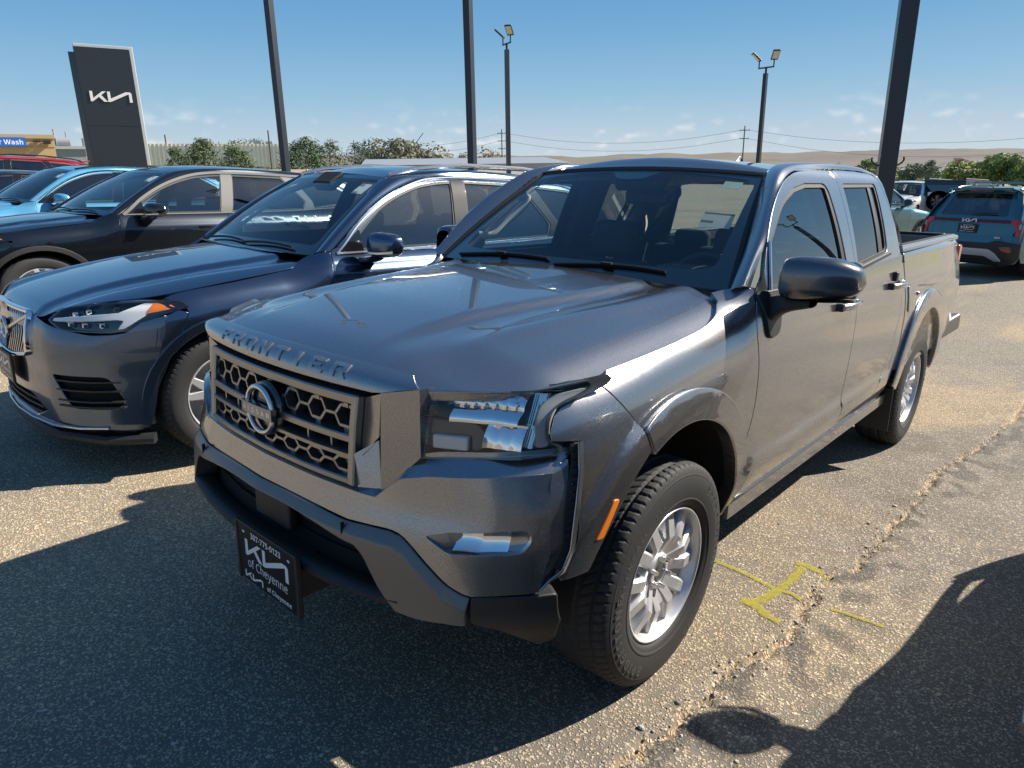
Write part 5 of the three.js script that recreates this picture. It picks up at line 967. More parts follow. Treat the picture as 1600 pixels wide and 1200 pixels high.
{ // car wash
  const T = new THREE.Group(), d = 70, p = place(-75.6, d), H = heightAt(3.0, d) - p.y, W = 12;
  const tan = std([.52, .36, .17], .85);
  child('wall', box(W, H, 8, -W / 2, H / 2, -4), tan, T); child('parapet', box(W + .2, .3, 8.2, -W / 2, H, -4), std([.50, .37, .20], .8), T);
  child('wall_joint', [1, 2, 3, 4].map((i) => box(W, .03, .04, -W / 2, H * (.2 * i), .02)), std([.40, .28, .13], .9), T);
  child('roof_lamp', [box(.5, .25, .4, -.5, H - .45, .25), box(.5, .12, .4, -1.2, H - .4, .25)], M.blackPlastic, T);
  const s = child('sign_board', box(6.2, .72, .25, -5.0, H - .45, .18, .02), std([.035, .14, .42], .5), T);
  child('sign_face', new THREE.PlaneGeometry(6.1, .66).translate(-5.0, H - .45, .32), printed(1024, 112, (x, w, h) => { x.fillStyle = '#2f68bd'; x.fillRect(0, 0, w, h); x.fillStyle = '#f2f4f8'; x.font = 'bold 84px sans-serif'; x.textAlign = 'right'; x.fillText('Car Wash', w - 18, 86); }), s);
  T.position.copy(p); T.lookAt(CAMW.x, p.y, CAMW.z); T.position.copy(place(-74.15, d)); top(T, 'car_wash', 'tan car wash with a blue and white sign at the left edge', 'building');
}
{ // grey shed with tanks left of the tall sign
  const T = new THREE.Group(), d = 110, p = place(-73.1, d), H = heightAt(2.35, d) - p.y;
  child('wall', box(4.6, H, 6, 0, H / 2, -3), std([.33, .34, .35], .7), T); child('roof_edge', box(4.8, .35, .4, 0, H - .1, .1), std([.5, .5, .5], .6), T);
  child('tank', [cyl(.6, .6, 1.5, -1.0, H + .6, -1, 14, [0, 0, Math.PI / 2]), cyl(.45, .45, 1.3, 1.5, H + .45, -1, 12)], std([.45, .45, .45], .5, .4), T); child('vent_pipe', [cyl(.09, .09, 2.4, -1.9, H + 1, -1), cyl(.07, .07, 2.0, -.6, H + .9, -1)], std([.3, .3, .3], .6), T);
  T.position.copy(p); T.lookAt(CAMW.x, p.y, CAMW.z); top(T, 'shed', 'grey industrial shed with roof tanks left of the tall sign', 'building');
}
{ // long ribbed building
  const a = place(-68.9, 130), b = place(-57.9, 132), len = a.distanceTo(b), H = heightAt(2.6, 130) - Math.min(a.y, b.y), T = new THREE.Group();
  child('wall', box(len, H * .62, 14, 0, H * .31, -7), std([.66, .62, .54], .85), T);
  const fascia = child('fascia', box(len, H * .36, .3, 0, H * .82, .3), std([.78, .74, .64], .7), T);
  const ribGeo = box(.16, H * .36, .16, 0, H * .82, .52), n = Math.floor(len / .62), ribs = []; for (let i = 0; i < n; i++) ribs.push(ribGeo.clone().translate(-len / 2 + (i + .5) * len / n, 0, 0));
  const rb = child('rib', ribs, std([.80, .76, .66], .7), fascia); rb.userData.kind = 'stuff';
  child('roof_unit', [box(1.6, 1.0, 1.5, -4, H + .5, -5), box(1.2, .8, 1.2, 5, H + .4, -5), box(1, .7, 1, 7, H + .35, -6)], std([.3, .3, .3], .7), T);
  child('window', [-9, -3, 3, 9].map((x) => box(2.4, 1.0, .1, x, H * .4, .03))[0], std([.06, .07, .08], .3), T);
  T.position.copy(a).add(b).multiplyScalar(.5); T.position.y = Math.min(a.y, b.y); T.lookAt(CAMW.x, T.position.y, CAMW.z); top(T, 'ribbed_building', 'long cream building with a ribbed fascia behind the pines', 'building');
}
{ // low grey roof behind the blue SUV
  const T = new THREE.Group(), d = 85, p = place(-45.5, d), H = heightAt(1.35, d) - p.y; child('wall', box(24, H - .5, 8, 0, (H - .5) / 2, -4), std([.45, .46, .46], .8), T);
  child('roof', solid([[-12.4, H - .55, .4], [12.4, H - .55, .4], [9.5, H + .25, -4], [-12.4, H + .25, -4], [-12.4, H - .55, -8.4], [12.4, H - .55, -8.4]], [[0, 1, 2, 3], [3, 2, 5, 4], [0, 3, 4], [1, 5, 2], [0, 4, 5, 1]]), std([.36, .38, .40], .5, .3), T);
  T.position.copy(p); T.lookAt(CAMW.x, p.y, CAMW.z); top(T, 'low_building', 'low grey metal roof showing just above the dark blue SUV', 'building');
}
function makeLightPole(h, w, hooks = false, fine = false) {
  const T = new THREE.Group();
  child('pole', [fine ? box(w, h, w, 0, h / 2, 0, .012) : box(w, h, w, 0, h / 2, 0)], M.poleDark, T);
  child('base', [box(w * 2, .06, w * 2, 0, .03, 0), cyl(.3, .3, .5, 0, -.2, 0, 20)], std([.35, .34, .33], .9), T);
  child('bracket', [cyl(.05, .05, .28, 0, h + .12, 0, 10), box(.76, .06, .06, 0, h + .24, 0), cyl(.03, .03, .36, -.36, h + .42, 0, 8), cyl(.03, .03, .36, .36, h + .42, 0, 8)], M.poleDark, T);
  for (const s of [-1, 1]) { const hd = child('lamp_head', [box(.32, .07, .52, 0, 0, .20, .02).applyMatrix4(new THREE.Matrix4().makeRotationX(-.72)).applyMatrix4(new THREE.Matrix4().makeRotationY(s * .75)).translate(s * .36, h + .58, 0)], M.poleDark, T); child('lamp_lens', box(.26, .012, .40, 0, -.037, .22).applyMatrix4(new THREE.Matrix4().makeRotationX(-.72)).applyMatrix4(new THREE.Matrix4().makeRotationY(s * .75)).translate(s * .36, h + .58, 0), std([.5, .48, .38], .4), hd); }
  if (hooks) for (const s of [-1, 1]) child('hook', tube([[s * w * .5, 1.96, 0], [s * (w * .5 + .05), 1.985, 0], [s * (w * .5 + .085), 2.03, 0], [s * (w * .5 + .08), 2.065, 0]], .012, 12, 6), M.poleDark, T);
  return T;
}
function stand(T, az, d, turn, name, label, cat, group) { const p = place(az, d); T.position.copy(p); if (d < 60) T.position.y = -.0186 * p.x + .0393 * p.z + lotRise(p.x, p.z) - .03; T.rotation.y = turn; return top(T, name, label, cat, group); }
stand(makeLightPole(7.5, .205, true, true), -14.4, 10.5, .42, 'light_pole', 'thick dark light pole right behind the pickup bed, with two hooks', 'light pole', 'light poles of the car park');
stand(makeLightPole(7.5, .16, false, true), -45.07, 16, .2, 'light_pole', 'dark light pole rising above the dark blue SUV, its head out of view', 'light pole', 'light poles of the car park');
stand(makeLightPole(7.5, .15, false, true), -59.4, 17, .2, 'light_pole', 'dark light pole above the black SUV, its head out of view', 'light pole', 'light poles of the car park');
stand(makeLightPole(6.75, .17), -42.2, 34, -.35, 'light_pole', 'light pole with two lamp heads right of the middle pole', 'light pole', 'light poles of the car park');
stand(makeLightPole(6.12, .17), -23.05, 36, -.1, 'light_pole', 'light pole with two lamp heads above the pickup roof', 'light pole', 'light poles of the car park');
stand(makeLightPole(7.3, .17), 13.2, 34, .3, 'light_pole', 'light pole seen only as a reflection in the pickup front window', 'light pole', 'light poles of the car park');
// utility poles and wires
const wireTops = {};
for (const [az, d, e, arms, label] of [[-24.2, 165, 3.35, 2, 'wooden utility pole with cross arms above the pickup roof'], [-42.7, 170, 3.55, 3, 'wooden utility pole beside the twin lamp post'], [-67.4, 135, 3.2, 0, 'bare wooden pole right of the tall sign'], [-60.4, 128, 3.55, 0, 'bare wooden pole left of the left light pole'], [-49.6, 190, 2.9, 1, 'thin utility pole behind the grey green willows'], [-54.2, 210, 2.85, 1, 'thin utility pole behind the dark distant pine'], [-63.9, 240, 2.75, 1, 'far utility pole above the ribbed building']]) {
  const T = new THREE.Group(), p = place(az, d), h = heightAt(e, d) - p.y; child('pole', cyl(.16, .11, h, 0, h / 2, 0, 8), std([.10, .085, .07], .9), T);
  for (let i = 0; i < arms; i++) { const y = h - .9 - i * 1.7; child('cross_arm', box(2.1 - i * .2, .14, .12, 0, y, .1), std([.11, .09, .075], .9), T); for (const x of [-.9, -.3, .9]) child('insulator', cyl(.05, .04, .22, x * (1 - i * .08), y + .16, .1, 6), std([.25, .25, .26], .4), T); }
  T.position.copy(p); T.lookAt(CAMW.x, p.y, CAMW.z); top(T, 'utility_pole', label, 'utility pole', 'utility poles on the plain'); wireTops[az] = p.clone().add(new THREE.Vector3(0, h - .8, 0));
}
{ const A = wireTops[-24.2], B = wireTops[-42.7], R1 = place(-4, 170).setY(heightAt(2.05, 170)), R2 = place(-4, 172).setY(heightAt(1.75, 172)), L1 = place(-52, 200).setY(heightAt(2.6, 200));
  const sag = (a, b, s, dy = 0) => tube([0, .25, .5, .75, 1].map((t) => { const q = a.clone().lerp(b, t); return [q.x, q.y + dy - s * 4 * t * (1 - t), q.z]; }), .03, 24, 4);
  const ws = [[A, R1, 2.2, 0], [A, R2, 2.6, -1.7], [A, B, 2.5, 0], [A, B, 2.5, -1.7], [B, L1, 1.5, 0], [B, L1, 1.5, -1.7]], T = new THREE.Group();
  for (const [a, b, s, dy] of ws) child('wire', sag(a, b, s, dy), std([.12, .12, .13], .7), T);
  top(T, 'power_line', 'thin sagging power wires strung between the utility poles', 'power line');
}
// =================== other cars ===================
const wheelSimple = (() => {
  const tyre = tyreGeo(.372, .25, .245, false), spokes = [];
  for (let i = 0; i < 5; i++) { const g = plate([[-.03, .05], [-.045, .12], [-.07, .232], [-.03, .236], [0, .16], [.03, .236], [.07, .232], [.045, .12], [.03, .05]], .026, .005); g.rotateZ(i * 1.2566); g.rotateY(Math.PI / 2); g.translate(.075, 0, 0); spokes.push(g); }
  return { tyre, rim: join([...spokes, lathe([[.09, .0], [.09, .03], [.075, .06], [.0, .06]], 24), lathe([[.06, .225], [.1, .235], [.105, .245], [.09, .25]], 48), lathe([[.06, .226], [-.08, .22], [-.1, .1], [-.1, 0]], 32)]) };
})();
function makeSuv(o) {
  const { body, trim = M.chromeSoft, cladding = null, rails = null, mirrorMat = body, fine = false, glassSide = M.glassDark, glassFront = M.glass, rear = 'plain', front = 'plain', roofMat = body, pillarMat = M.gloss, wheelMat = M.alloy, quarter = null } = o;
  const T = new THREE.Group(), cell = fine ? .03 : .07, tail = -4.06;
  const Sd = (z, y) => [xcSide(z, y), y, z];
  const both = (name, ol, m, p = {}, parents = [T, T], lab) => { const g = panel(p.S || Sd, ol, { out: [1, 0, 0], cell, ...p }); return [child(name, g, m, parents[0], lab), child(name, mirrorX(g), m, parents[1], lab)]; };
  const pair = (name, g, m, parents = [T, T]) => { g = Array.isArray(g) ? join(g) : g; return [child(name, g, m, parents[0]), child(name, mirrorX(g), m, parents[1])]; };
  const inset = (d) => (z, y) => { const n = normalAt(Sd, z, y), k = n[0] < 0 ? -1 : 1, p = Sd(z, y); return [p[0] - n[0] * d * k, p[1] - n[1] * d * k, p[2] - n[2] * d * k]; };
  const af = (r, a0, a1, z = 0) => arc2(z, .375, r, a0, a1, 22);
  // body side
  both('front_wing', outline([[-.43, .24], ...af(.425, Math.PI + .32, .55).map(([a, b]) => [a, b]), [.30, .70], [.20, .885], [.215, .935], { s: [[.30, .962], [.224, .985], [-.095, 1.022], [-.462, 1.066]] }, { s: [[-.50, 1.080], [-.56, 1.115], [-.62, 1.145], [-.70, 1.165]] }, [-.735, 1.16], { s: [[-.735, 1.10], [-.70, .98], [-.70, .5], [-.68, .24]] }]), body);
  const wF = outline([[-.83, 1.160], { s: [[-.87, 1.20], [-.985, 1.305], [-1.26, 1.468], [-1.57, 1.578], [-1.78, 1.612]] }, [-1.93, 1.622, .02], [-1.80, 1.172, .02]]), wR = outline([[-2.055, 1.626, .02], [-2.68, 1.615, .03], [-2.93, 1.30, .04], [-2.87, 1.195], [-1.93, 1.175, .02]]), wQ = outline([[-2.83, 1.605, .03], [-3.30, 1.575, .03], [-3.62, 1.40, .05], [-3.50, 1.265, .04], [-3.03, 1.21, .02], [-3.02, 1.30]]);
  const doorTop = [[-.735, 1.16], { s: [[-.80, 1.195], [-.96, 1.325], [-1.24, 1.495], [-1.56, 1.610], [-1.80, 1.648]] }, [-2.03, 1.660]];
  both('front_door', outline([{ s: [[-.68, .26], [-.70, .5], [-.70, .98], [-.735, 1.10]] }, ...doorTop, { s: [[-1.97, 1.4], [-1.885, 1.17], [-1.87, .9], [-1.89, .26]] }]), body, { holes: [wF] });
  both('rear_door', outline([[-1.89, .26], { s: [[-1.87, .9], [-1.885, 1.17], [-1.97, 1.4], [-2.03, 1.660]] }, [-2.72, 1.650, .04], { s: [[-2.85, 1.55], [-2.98, 1.32], [-3.0, 1.1], [-2.93, .85]] }, { s: [[-2.70, .72], [-2.58, .55], [-2.54, .26]] }]), body, { holes: [wR] });
  both('rear_wing', outline([[-2.54, .26], { s: [[-2.58, .55], [-2.70, .72], [-2.93, .85]] }, { s: [[-3.0, 1.1], [-2.98, 1.32], [-2.85, 1.55], [-2.72, 1.650]] }, [-3.3, 1.622], [-3.62, 1.56, .05], { s: [[-3.80, 1.38], [-3.93, 1.15], [-3.98, .95]] }, [-3.98, .55], [-3.70, .30], [-3.42, .28], ...arc2(-2.984, .375, .42, -.2, Math.PI + .2, 22).filter((p) => p[1] > .285)]), body, { holes: [wQ] });
  if (fine || cladding) {
    const arch = (zc) => outline([...arc2(zc, .375, .425, -.22, Math.PI + .22, 26), ...arc2(zc, .375, .475, Math.PI + .2, -.2, 26)]);
    both('wheel_arch_trim', arch(0), cladding || body, { lift: .012, r: .005, depth: .03, cell: .04 });
    both('wheel_arch_trim', arch(-2.984), cladding || body, { lift: .012, r: .005, depth: .03, cell: .05 });
  }
  pair('sill', sweep([[.86, .27, -.42], [.865, .27, -1.5], [.86, .27, -2.56]], [0, 1, 0], [[.06, -.07], [-.05, -.05], [-.045, .06], [.05, .06]]), cladding || M.blackPlastic);
  // roof sides
  const inner = [[.80, 1.145, -.66], [.745, 1.30, -.86], [.67, 1.48, -1.12], [.585, 1.625, -1.36], [.575, 1.675, -1.6], [.57, 1.705, -2.1], [.56, 1.700, -2.7], [.55, 1.665, -3.4], [.545, 1.62, -3.66]];
  const outer = [[-.735, 1.165], [-.96, 1.33], [-1.24, 1.50], [-1.56, 1.615], [-1.80, 1.653], [-2.1, 1.664], [-2.7, 1.656], [-3.3, 1.626], [-3.62, 1.565]].map(([z, y]) => Sd(z, y));
  const midr = inner.map((p, i) => { const q = outer[i], k = i < 4 ? .024 : .014; return [mix(p[0], q[0], .5) + k * .7, mix(p[1], q[1], .5) + k * .7, mix(p[2], q[2], .5) + (i < 4 ? k * .5 : 0)]; });
  pair('roof_side_frame', loft([inner.map((p) => [p[0] - .006, p[1] - .012, p[2]]), inner, midr, outer], fine ? 50 : 24, 10, [.6, .7, .2]), body);
  const roofY = (x, z) => pchip([[-3.75, 1.655], [-3.4, 1.69], [-2.7, 1.728], [-2.1, 1.738], [-1.6, 1.712], [-1.36, 1.665]])(z) - .05 * (x / .58) ** 2;
  child('roof', panel((x, z) => [x, roofY(x, z), z], outline([{ s: [[-.57, -1.40], [0, -1.345], [.57, -1.40]] }, [.562, -2.3], [.545, -3.72, .04], [-.545, -3.72, .04], [-.562, -2.3]], .05), { out: [0, 1, 0], cell: fine ? .05 : .09, depth: .02 }), roofMat, T);
  // windscreen
  const wsS = (u, v) => { const cr = 1 - u * u, w = mix(.80, .59, v); return [u * w, mix(1.135, 1.640, v) + .014 * cr + .016 * Math.sin(v * 3.14159), mix(-.66, -1.40, v) + (mix(.11, .055, v)) * cr + .016 * Math.sin(v * 3.14159)]; };
  const wo = outline([[-1, 0, .04], [1, 0, .04], [1, 1, .05], [-1, 1, .05]], .06);
  const ws = child('windscreen', panel(wsS, wo, { out: [0, 1, 1], cell: .1, gap: 0, depth: 0 }), glassFront, T);
  child('black_border', panel(wsS, wo, { holes: [outline([[-.93, .10, .08], [.93, .10, .08], [.955, .95, .07], [-.955, .95, .07]], .06)], out: [0, 1, 1], cell: .1, gap: 0, depth: 0, lift: -.003 }), M.gloss, ws);
  child('seal', [1, -1].map((s) => sweep(Array.from({ length: 12 }, (_, i) => wsS(s, i / 11)), [s * .4, 1, .8], rect(.02, .014, .004))), M.seal, ws);
  if (o.slip !== false) { child('price_slip', panel(wsS, outline([[.74, .74], [.90, .74], [.905, .88], [.745, .88]], .1), { out: [0, 1, 1], gap: 0, depth: .001, r: 0, lift: -.006, cell: .1 }), M.slip, ws); }
  if (fine) child('camera_cover', box(.24, .08, .16, 0, 1.60, -1.30, .02, [.6, 0, 0]), M.softBlack, ws);
  // bonnet
  const eL = [[.775, -.66], [.800, -.60], [.820, -.52], [.832, -.462], [.835, -.095], [.815, .224], [.79, .36], [.73, .50], [.62, .665], [.45, .77]];
  child('bonnet', panel((x, z) => [x, xcHood(x, z) - .03 * sstep(.72, .84, z), z], outline([{ s: eL }, { s: [[.40, .785], [.2, .815], [0, .822], [-.2, .815], [-.40, .785]] }, { s: eL.slice().reverse().map((p) => [-p[0], p[1]]) }, { s: [[-.74, -.66], [-.4, -.60], [0, -.575], [.4, -.60], [.74, -.66]] }], .03), { out: [0, 1, 0], cell: fine ? .025 : .06, r: .004, depth: .03 }), body, T);
  child('cowl', grid((u, v) => { const x = mix(-.77, .77, u); return [x, 1.135 - .02 * v + .01, mix(-.60, -.74, v) + .10 * (1 - (x / .78) ** 2)]; }, 16, 2, [0, 1, 0]), M.softBlack, T);
  for (const [a, b] of [[-.60, .02], [.05, .60]]) { const w = []; for (let i = 0; i <= 8; i++) { const q = wsS(mix(a, b, i / 8) / .8, .03 + .03 * Math.sin(i / 3)); w.push([q[0], q[1] + .012, q[2] + .012]); } child('wiper', sweep(w, [0, 1, .8], rect(.014, .014, .003)), M.softBlack, T); }
  // nose
  const half = [[0, .835], { s: [[.30, .865], [.42, .84], [.50, .80], [.58, .800]] }, { s: [[.64, .795], [.80, .790], [.862, .800], [.885, .85]] }, [.930, .885], [.938, .80], [.925, .60], [.912, .40], [.90, .285], [.80, .20], [0, .20]];
  const mir = (it) => it.s ? { s: it.s.slice().reverse().map((p) => [-p[0], p[1]]) } : [-it[0], it[1], it[2]];
  const vent = (s) => outline([[.553, .567, .02], [.815, .567, .03], [.852, .433, .03], [.842, .387, .02], [.66, .386, .04]].map((p) => [p[0] * s, p[1], p[2]]), .03);
  const grl = outline([[-.352, .872, .04], [.352, .872, .04], [.365, .67, .03], [.34, .645, .03], [.13, .612, .05], [-.13, .612, .05], [-.34, .645, .03], [-.365, .67, .03]], .03);
  const low = outline([[-.46, .345], [-.30, .42, .05], [.30, .42, .05], [.46, .345], [.30, .275, .03], [-.30, .275, .03]], .03);
  const F = (x, y) => [x, y, xcFront(x, y)], Fd = (d) => (x, y) => [x, y, xcFront(x, y) - d];
  child('bumper', panel(F, outline([...half, ...half.slice(1, -1).reverse().map(mir)], .03), { holes: [grl, vent(1), vent(-1), low], out: [0, 0, 1], cell: fine ? .025 : .06, r: .005, depth: .03 }), body, T);
  both('bumper_end', outline([[.20, .885], [.30, .70], { s: [[.33, .62], [.39, .48], [.43, .33], [.44, .24]] }, [.47, .22], [.45, .42], [.405, .62], [.375, .80], [.335, .87], [.245, .905]], .03), body, { cell: .03 });
  for (const s of [1, -1]) {
    const v = child('lower_vent', panel(Fd(.035), offset2(vent(s), .01), { out: [0, 0, 1], cell: .05, gap: 0, depth: 0 }), M.deep, T);
    for (const y of [.535, .487, .43, .40]) child('vent_blade', sweep([.56, .65, .74, .84].map((x) => [(x + (.567 - y) * .15) * s, y, xcFront(x, y) - .018]), [0, 0, 1], rect(.008, .03)), M.blackPlastic, v);
  }
  const gr = child('grille', sweep(grl.map(([x, y]) => [x, y, xcFront(x, y) + .006]), [0, 0, 1], rect(.022, .03, .005), { closed: true }), M.chrome, T);
  child('grille_backing', panel(Fd(.07), grl, { out: [0, 0, 1], cell: .08, gap: 0, depth: 0 }), M.deep, gr);
  for (let i = -9; i <= 9; i++) { if (!i) continue; const x = i * .036, y1 = .862, y0 = .625 + .12 * Math.max(0, Math.abs(x) - .13); child('grille_bar', sweep([0, .25, .5, .75, 1].map((t) => [x + .02 * Math.sign(x) * Math.sin(t * 3.14), mix(y0, y1, t), xcFront(x, mix(y0, y1, t)) - .004 - .022 * Math.sin(t * 3.14)]), [0, 0, 1], rect(.008, .03, .002)), M.chromeSoft, gr); }
  child('grille_stripe', sweep([[.33, .855], [.1, .765], [-.33, .645]].map(([x, y]) => [x, y, xcFront(x, y) + .004]), [0, 0, 1], rect(.02, .012, .003)), M.chromeSoft, gr);
  child('badge', [new THREE.TorusGeometry(.055, .011, 10, 40).translate(0, .745, xcFront(0, .745) + .008), lathe([[0, 0], [0, .05]], 32).rotateY(-Math.PI / 2).translate(0, .745, xcFront(0, .745) + .004)], M.chromeSoft, gr);
  child('lower_grille', [panel(Fd(.05), low, { out: [0, 0, 1], cell: .08, gap: 0, depth: 0 }), ...[.385, .35, .315].map((y) => sweep([-.4, -.2, 0, .2, .4].map((x) => [x, y, xcFront(x, y) - .02]), [0, 0, 1], rect(.012, .03)))], M.blackPlastic, T);
  child('chin_strip', sweep([-.80, -.68, -.5, -.25, 0, .25, .5, .68, .80].map((x) => [x, .262 + .02 * (x / .84) ** 2, xcFront(x, .27) + .012]), [0, 0, 1], rect(.014, .022, .004)), fine ? M.chromeSoft : M.blackPlastic, T);
  child('chin', sweep([-.88, -.75, -.5, -.25, 0, .25, .5, .75, .88].map((x) => [x, .205, xcFront(x, .24) - .02]), [0, 0, 1], rect(.05, .12, .015)), cladding || M.blackPlastic, T);
  // lamps: clear cover, black bowl, T-shaped light bar, lamp units, amber side marker
  for (const s of [1, -1]) {
    const ol = outline([[.535, .852, .01], [.545, .866, .01], { s: [[.58, .905], [.603, .921], [.70, .940], [.79, .953]] }, { s: [[.845, .958], [.90, .953], [.938, .915]] }, [.895, .872, .02], [.862, .812, .02], [.84, .800, .02], [.64, .806, .03]].map((p) => p.s ? { s: p.s.map((q) => [q[0] * s, q[1]]) } : [p[0] * s, p[1], p[2]]), .02);
    const hz = (d) => (x, y) => [x, y, xcFront(x, Math.min(y, .95)) - d + .012 * sstep(.88, .95, y)];
    const lens = child('headlamp', panel(hz(-.002), ol, { out: [0, 0, 1], cell: .03, gap: .002, depth: 0 }), M.lens, T);
    child('lamp_housing', [panel(hz(.06), ol, { out: [0, 0, 1], cell: .05, gap: 0, depth: 0 }), panel(hz(.004), ol, { holes: [ol.map((p) => { const c = ol.reduce((a, b) => [a[0] + b[0] / ol.length, a[1] + b[1] / ol.length], [0, 0]); return [c[0] + (p[0] - c[0]) * .955, c[1] + (p[1] - c[1]) * .90]; })], out: [0, 0, 1], cell: .05, gap: 0, r: 0, depth: .055 })], M.gloss, lens);
    const bar = outline([[.555, .850], [.560, .862], [.825, .898], [.862, .945, .01], [.886, .945], [.888, .89], [.857, .823, .01], [.842, .818], [.850, .862, .01], [.83, .868]].map((p) => [p[0] * s, p[1], p[2]]), .02);
    child('light_guide', panel(hz(.012), bar, { out: [0, 0, 1], gap: 0, r: .003, depth: .02, cell: .03 }), std([.80, .81, .82], .3), lens);
    child('side_marker', panel(hz(.006), outline([[.882, .946], [.908, .944], [.932, .918], [.890, .893]].map((p) => [p[0] * s, p[1]]), .02), { out: [0, 0, 1], gap: 0, r: .002, depth: .01, cell: .03 }), M.amber, lens);
    for (const [x, y] of [[.63, .885], [.69, .90], [.79, .915], [.63, .835], [.70, .832], [.77, .835]]) child('lamp_unit', box(.05, .028, .03, x * s, y, hz(.045)(x, y)[2], .008), x === .79 ? M.gloss : M.chrome, lens);
  }
  // glass, seals, window trim, mirrors, handles
  for (const [nm, w, g] of [['front_window', wF, glassSide[0] || glassSide], ['rear_window', wR, M.glassDark], ['quarter_window', wQ, M.glassDark]]) {
    const [a, b] = both(nm, offset2(w, .006), g, { S: inset(.010), gap: 0, depth: 0, cell: .09 });
    const ring = panel(inset(.003), offset2(w, .004), { holes: [offset2(w, -.014)], out: [1, 0, 0], gap: 0, r: .002, depth: .01, cell: .07 }); child('seal', ring, M.seal, a); child('seal', mirrorX(ring), M.seal, b);
  }
  both('door_post', outline([[-1.925, 1.625], [-2.06, 1.628], [-1.935, 1.172], [-1.80, 1.170]], .05), pillarMat, { S: inset(-.003), gap: 0, r: .002, depth: .012 });
  both('door_post', outline([[-2.68, 1.62], [-2.83, 1.612], [-3.02, 1.30], [-3.03, 1.205], [-2.87, 1.19], [-2.93, 1.30]], .05), quarter || pillarMat, { S: inset(-.003), gap: 0, r: .002, depth: .012 });
  const line = (pts, m, name, w = .016) => pair(name, sweep(new THREE.CatmullRomCurve3(pts.map(([z, y]) => new THREE.Vector3(...inset(-.004)(z, y))), false, 'centripetal').getPoints(40).map((v) => [v.x, v.y, v.z]), [1, .3, 0], rect(w, .010, .003)), m);
  line([[-.775, 1.150], [-.85, 1.210], [-.985, 1.325], [-1.26, 1.490], [-1.57, 1.602], [-1.80, 1.638], [-2.1, 1.648], [-2.72, 1.638], [-3.30, 1.60], [-3.60, 1.46]], trim, 'window_trim', o.trimWidth || .016);
  line([[-.775, 1.150], [-1.2, 1.155], [-1.8, 1.160], [-2.87, 1.183], [-3.05, 1.197], [-3.50, 1.25], [-3.63, 1.40]], trim, 'window_trim');
  both('mirror_sail', outline([[-.80, 1.16], [-.98, 1.30], [-.985, 1.16]], .05), M.gloss, { S: inset(-.002), gap: 0, r: .002, depth: .01 });
  const cap = grid((u, v) => { const pr = pchip([[0, .62], [.08, .92], [.3, 1], [.7, .9], [.92, .6], [1, .03]])(u), a = v * 6.28318, c = Math.cos(a), sn = Math.sin(a), p = .68; return [mix(.965, 1.185, u), 1.205 + Math.sign(sn) * Math.abs(sn) ** p * pr * (sn > 0 ? .085 : .078), -1.02 - .05 * u * u + Math.sign(c) * Math.abs(c) ** p * pr * (c > 0 ? .09 : .05)]; }, fine ? 30 : 14, fine ? 32 : 16);
  const ms = pair('door_mirror', cap, mirrorMat), foot = join([loft([[[.90, 1.12, -.93], [.90, 1.12, -1.06], [.90, 1.09, -1.06], [.90, 1.09, -.93]], [[.98, 1.13, -.96], [.98, 1.13, -1.05], [.98, 1.10, -1.05], [.98, 1.10, -.96]], [[1.05, 1.16, -.97], [1.05, 1.16, -1.05], [1.05, 1.13, -1.05], [1.05, 1.13, -.97]]].map((r) => [...r, r[0]]), 16, 6)]);
  ms.forEach((m, i) => { child('mirror_foot', i ? mirrorX(foot) : foot, M.gloss, m); const ind = sweep([[1.0, 1.158, -.925], [1.10, 1.160, -.94], [1.175, 1.17, -1.0]], [0, 1, 0], rect(.012, .018, .003)); child('mirror_indicator', i ? mirrorX(ind) : ind, M.chromeSoft, m); });
  for (const zc of [-1.62, -2.68]) pair('door_handle', sweep([zc + .11, zc + .08, zc, zc - .08, zc - .11].map((z, i) => [xcLow(1.0) + [0, .026, .032, .026, 0][i], 1.0, z]), [0, 1, 0], rect(.016, .028, .004)), o.handleMat || body);
  if (rails) { pair('roof_rail', [sweep([[.60, 1.655, -1.42], [.612, 1.70, -1.62], [.61, 1.745, -2.1], [.60, 1.745, -2.8], [.585, 1.70, -3.4], [.575, 1.655, -3.6]], [0, 1, 0], rect(.035, .03, .01))], rails); }
  if (o.fin !== false) child('antenna', loft([[[-.02, 0, .09], [-.012, .012, .02], [-.006, .05, -.055], [-.012, .015, -.075]], [[0, .004, .10], [0, .02, .03], [0, .062, -.05], [0, .02, -.085]], [[.02, 0, .09], [.012, .012, .02], [.006, .05, -.055], [.012, .015, -.075]]], 12, 6).translate(0, 1.685, -3.45), roofMat === M.gloss ? body : roofMat, T);
  // tail
  const rz = pchip([[.25, -3.93], [.40, -4.02], [.62, -4.06], [.80, -4.03], [1.0, -4.0], [1.12, -3.97], [1.35, -3.85], [1.60, -3.68], [1.68, -3.60]]);
  const R = (x, y) => [x, y, rz(y) + .10 * x * x + .9 * Math.max(0, Math.abs(x) - .72) ** 2], wid = (y) => Math.min(.90, xcLow(y) * .985 - .02);
  const rw = outline([[-.60, 1.15, .05], [.60, 1.15, .05], [.50, 1.58, .05], [-.50, 1.58, .05]], .05);
  child('tailgate', panel(R, outline([[-.72, .64, .03], [.72, .64, .03], [.78, .86], [.80, 1.02], [.70, 1.16], [.575, 1.62, .03], [-.575, 1.62, .03], [-.70, 1.16], [-.80, 1.02], [-.78, .86]], .04), { holes: [rw], out: [0, 0, -1], cell: .06, depth: .03 }), body, T);
  child('back_window', panel((x, y) => { const p = R(x, y); return [p[0], p[1], p[2] + .012]; }, offset2(rw, .01), { out: [0, 0, -1], cell: .1, gap: 0, depth: 0 }), M.glassDark, T);
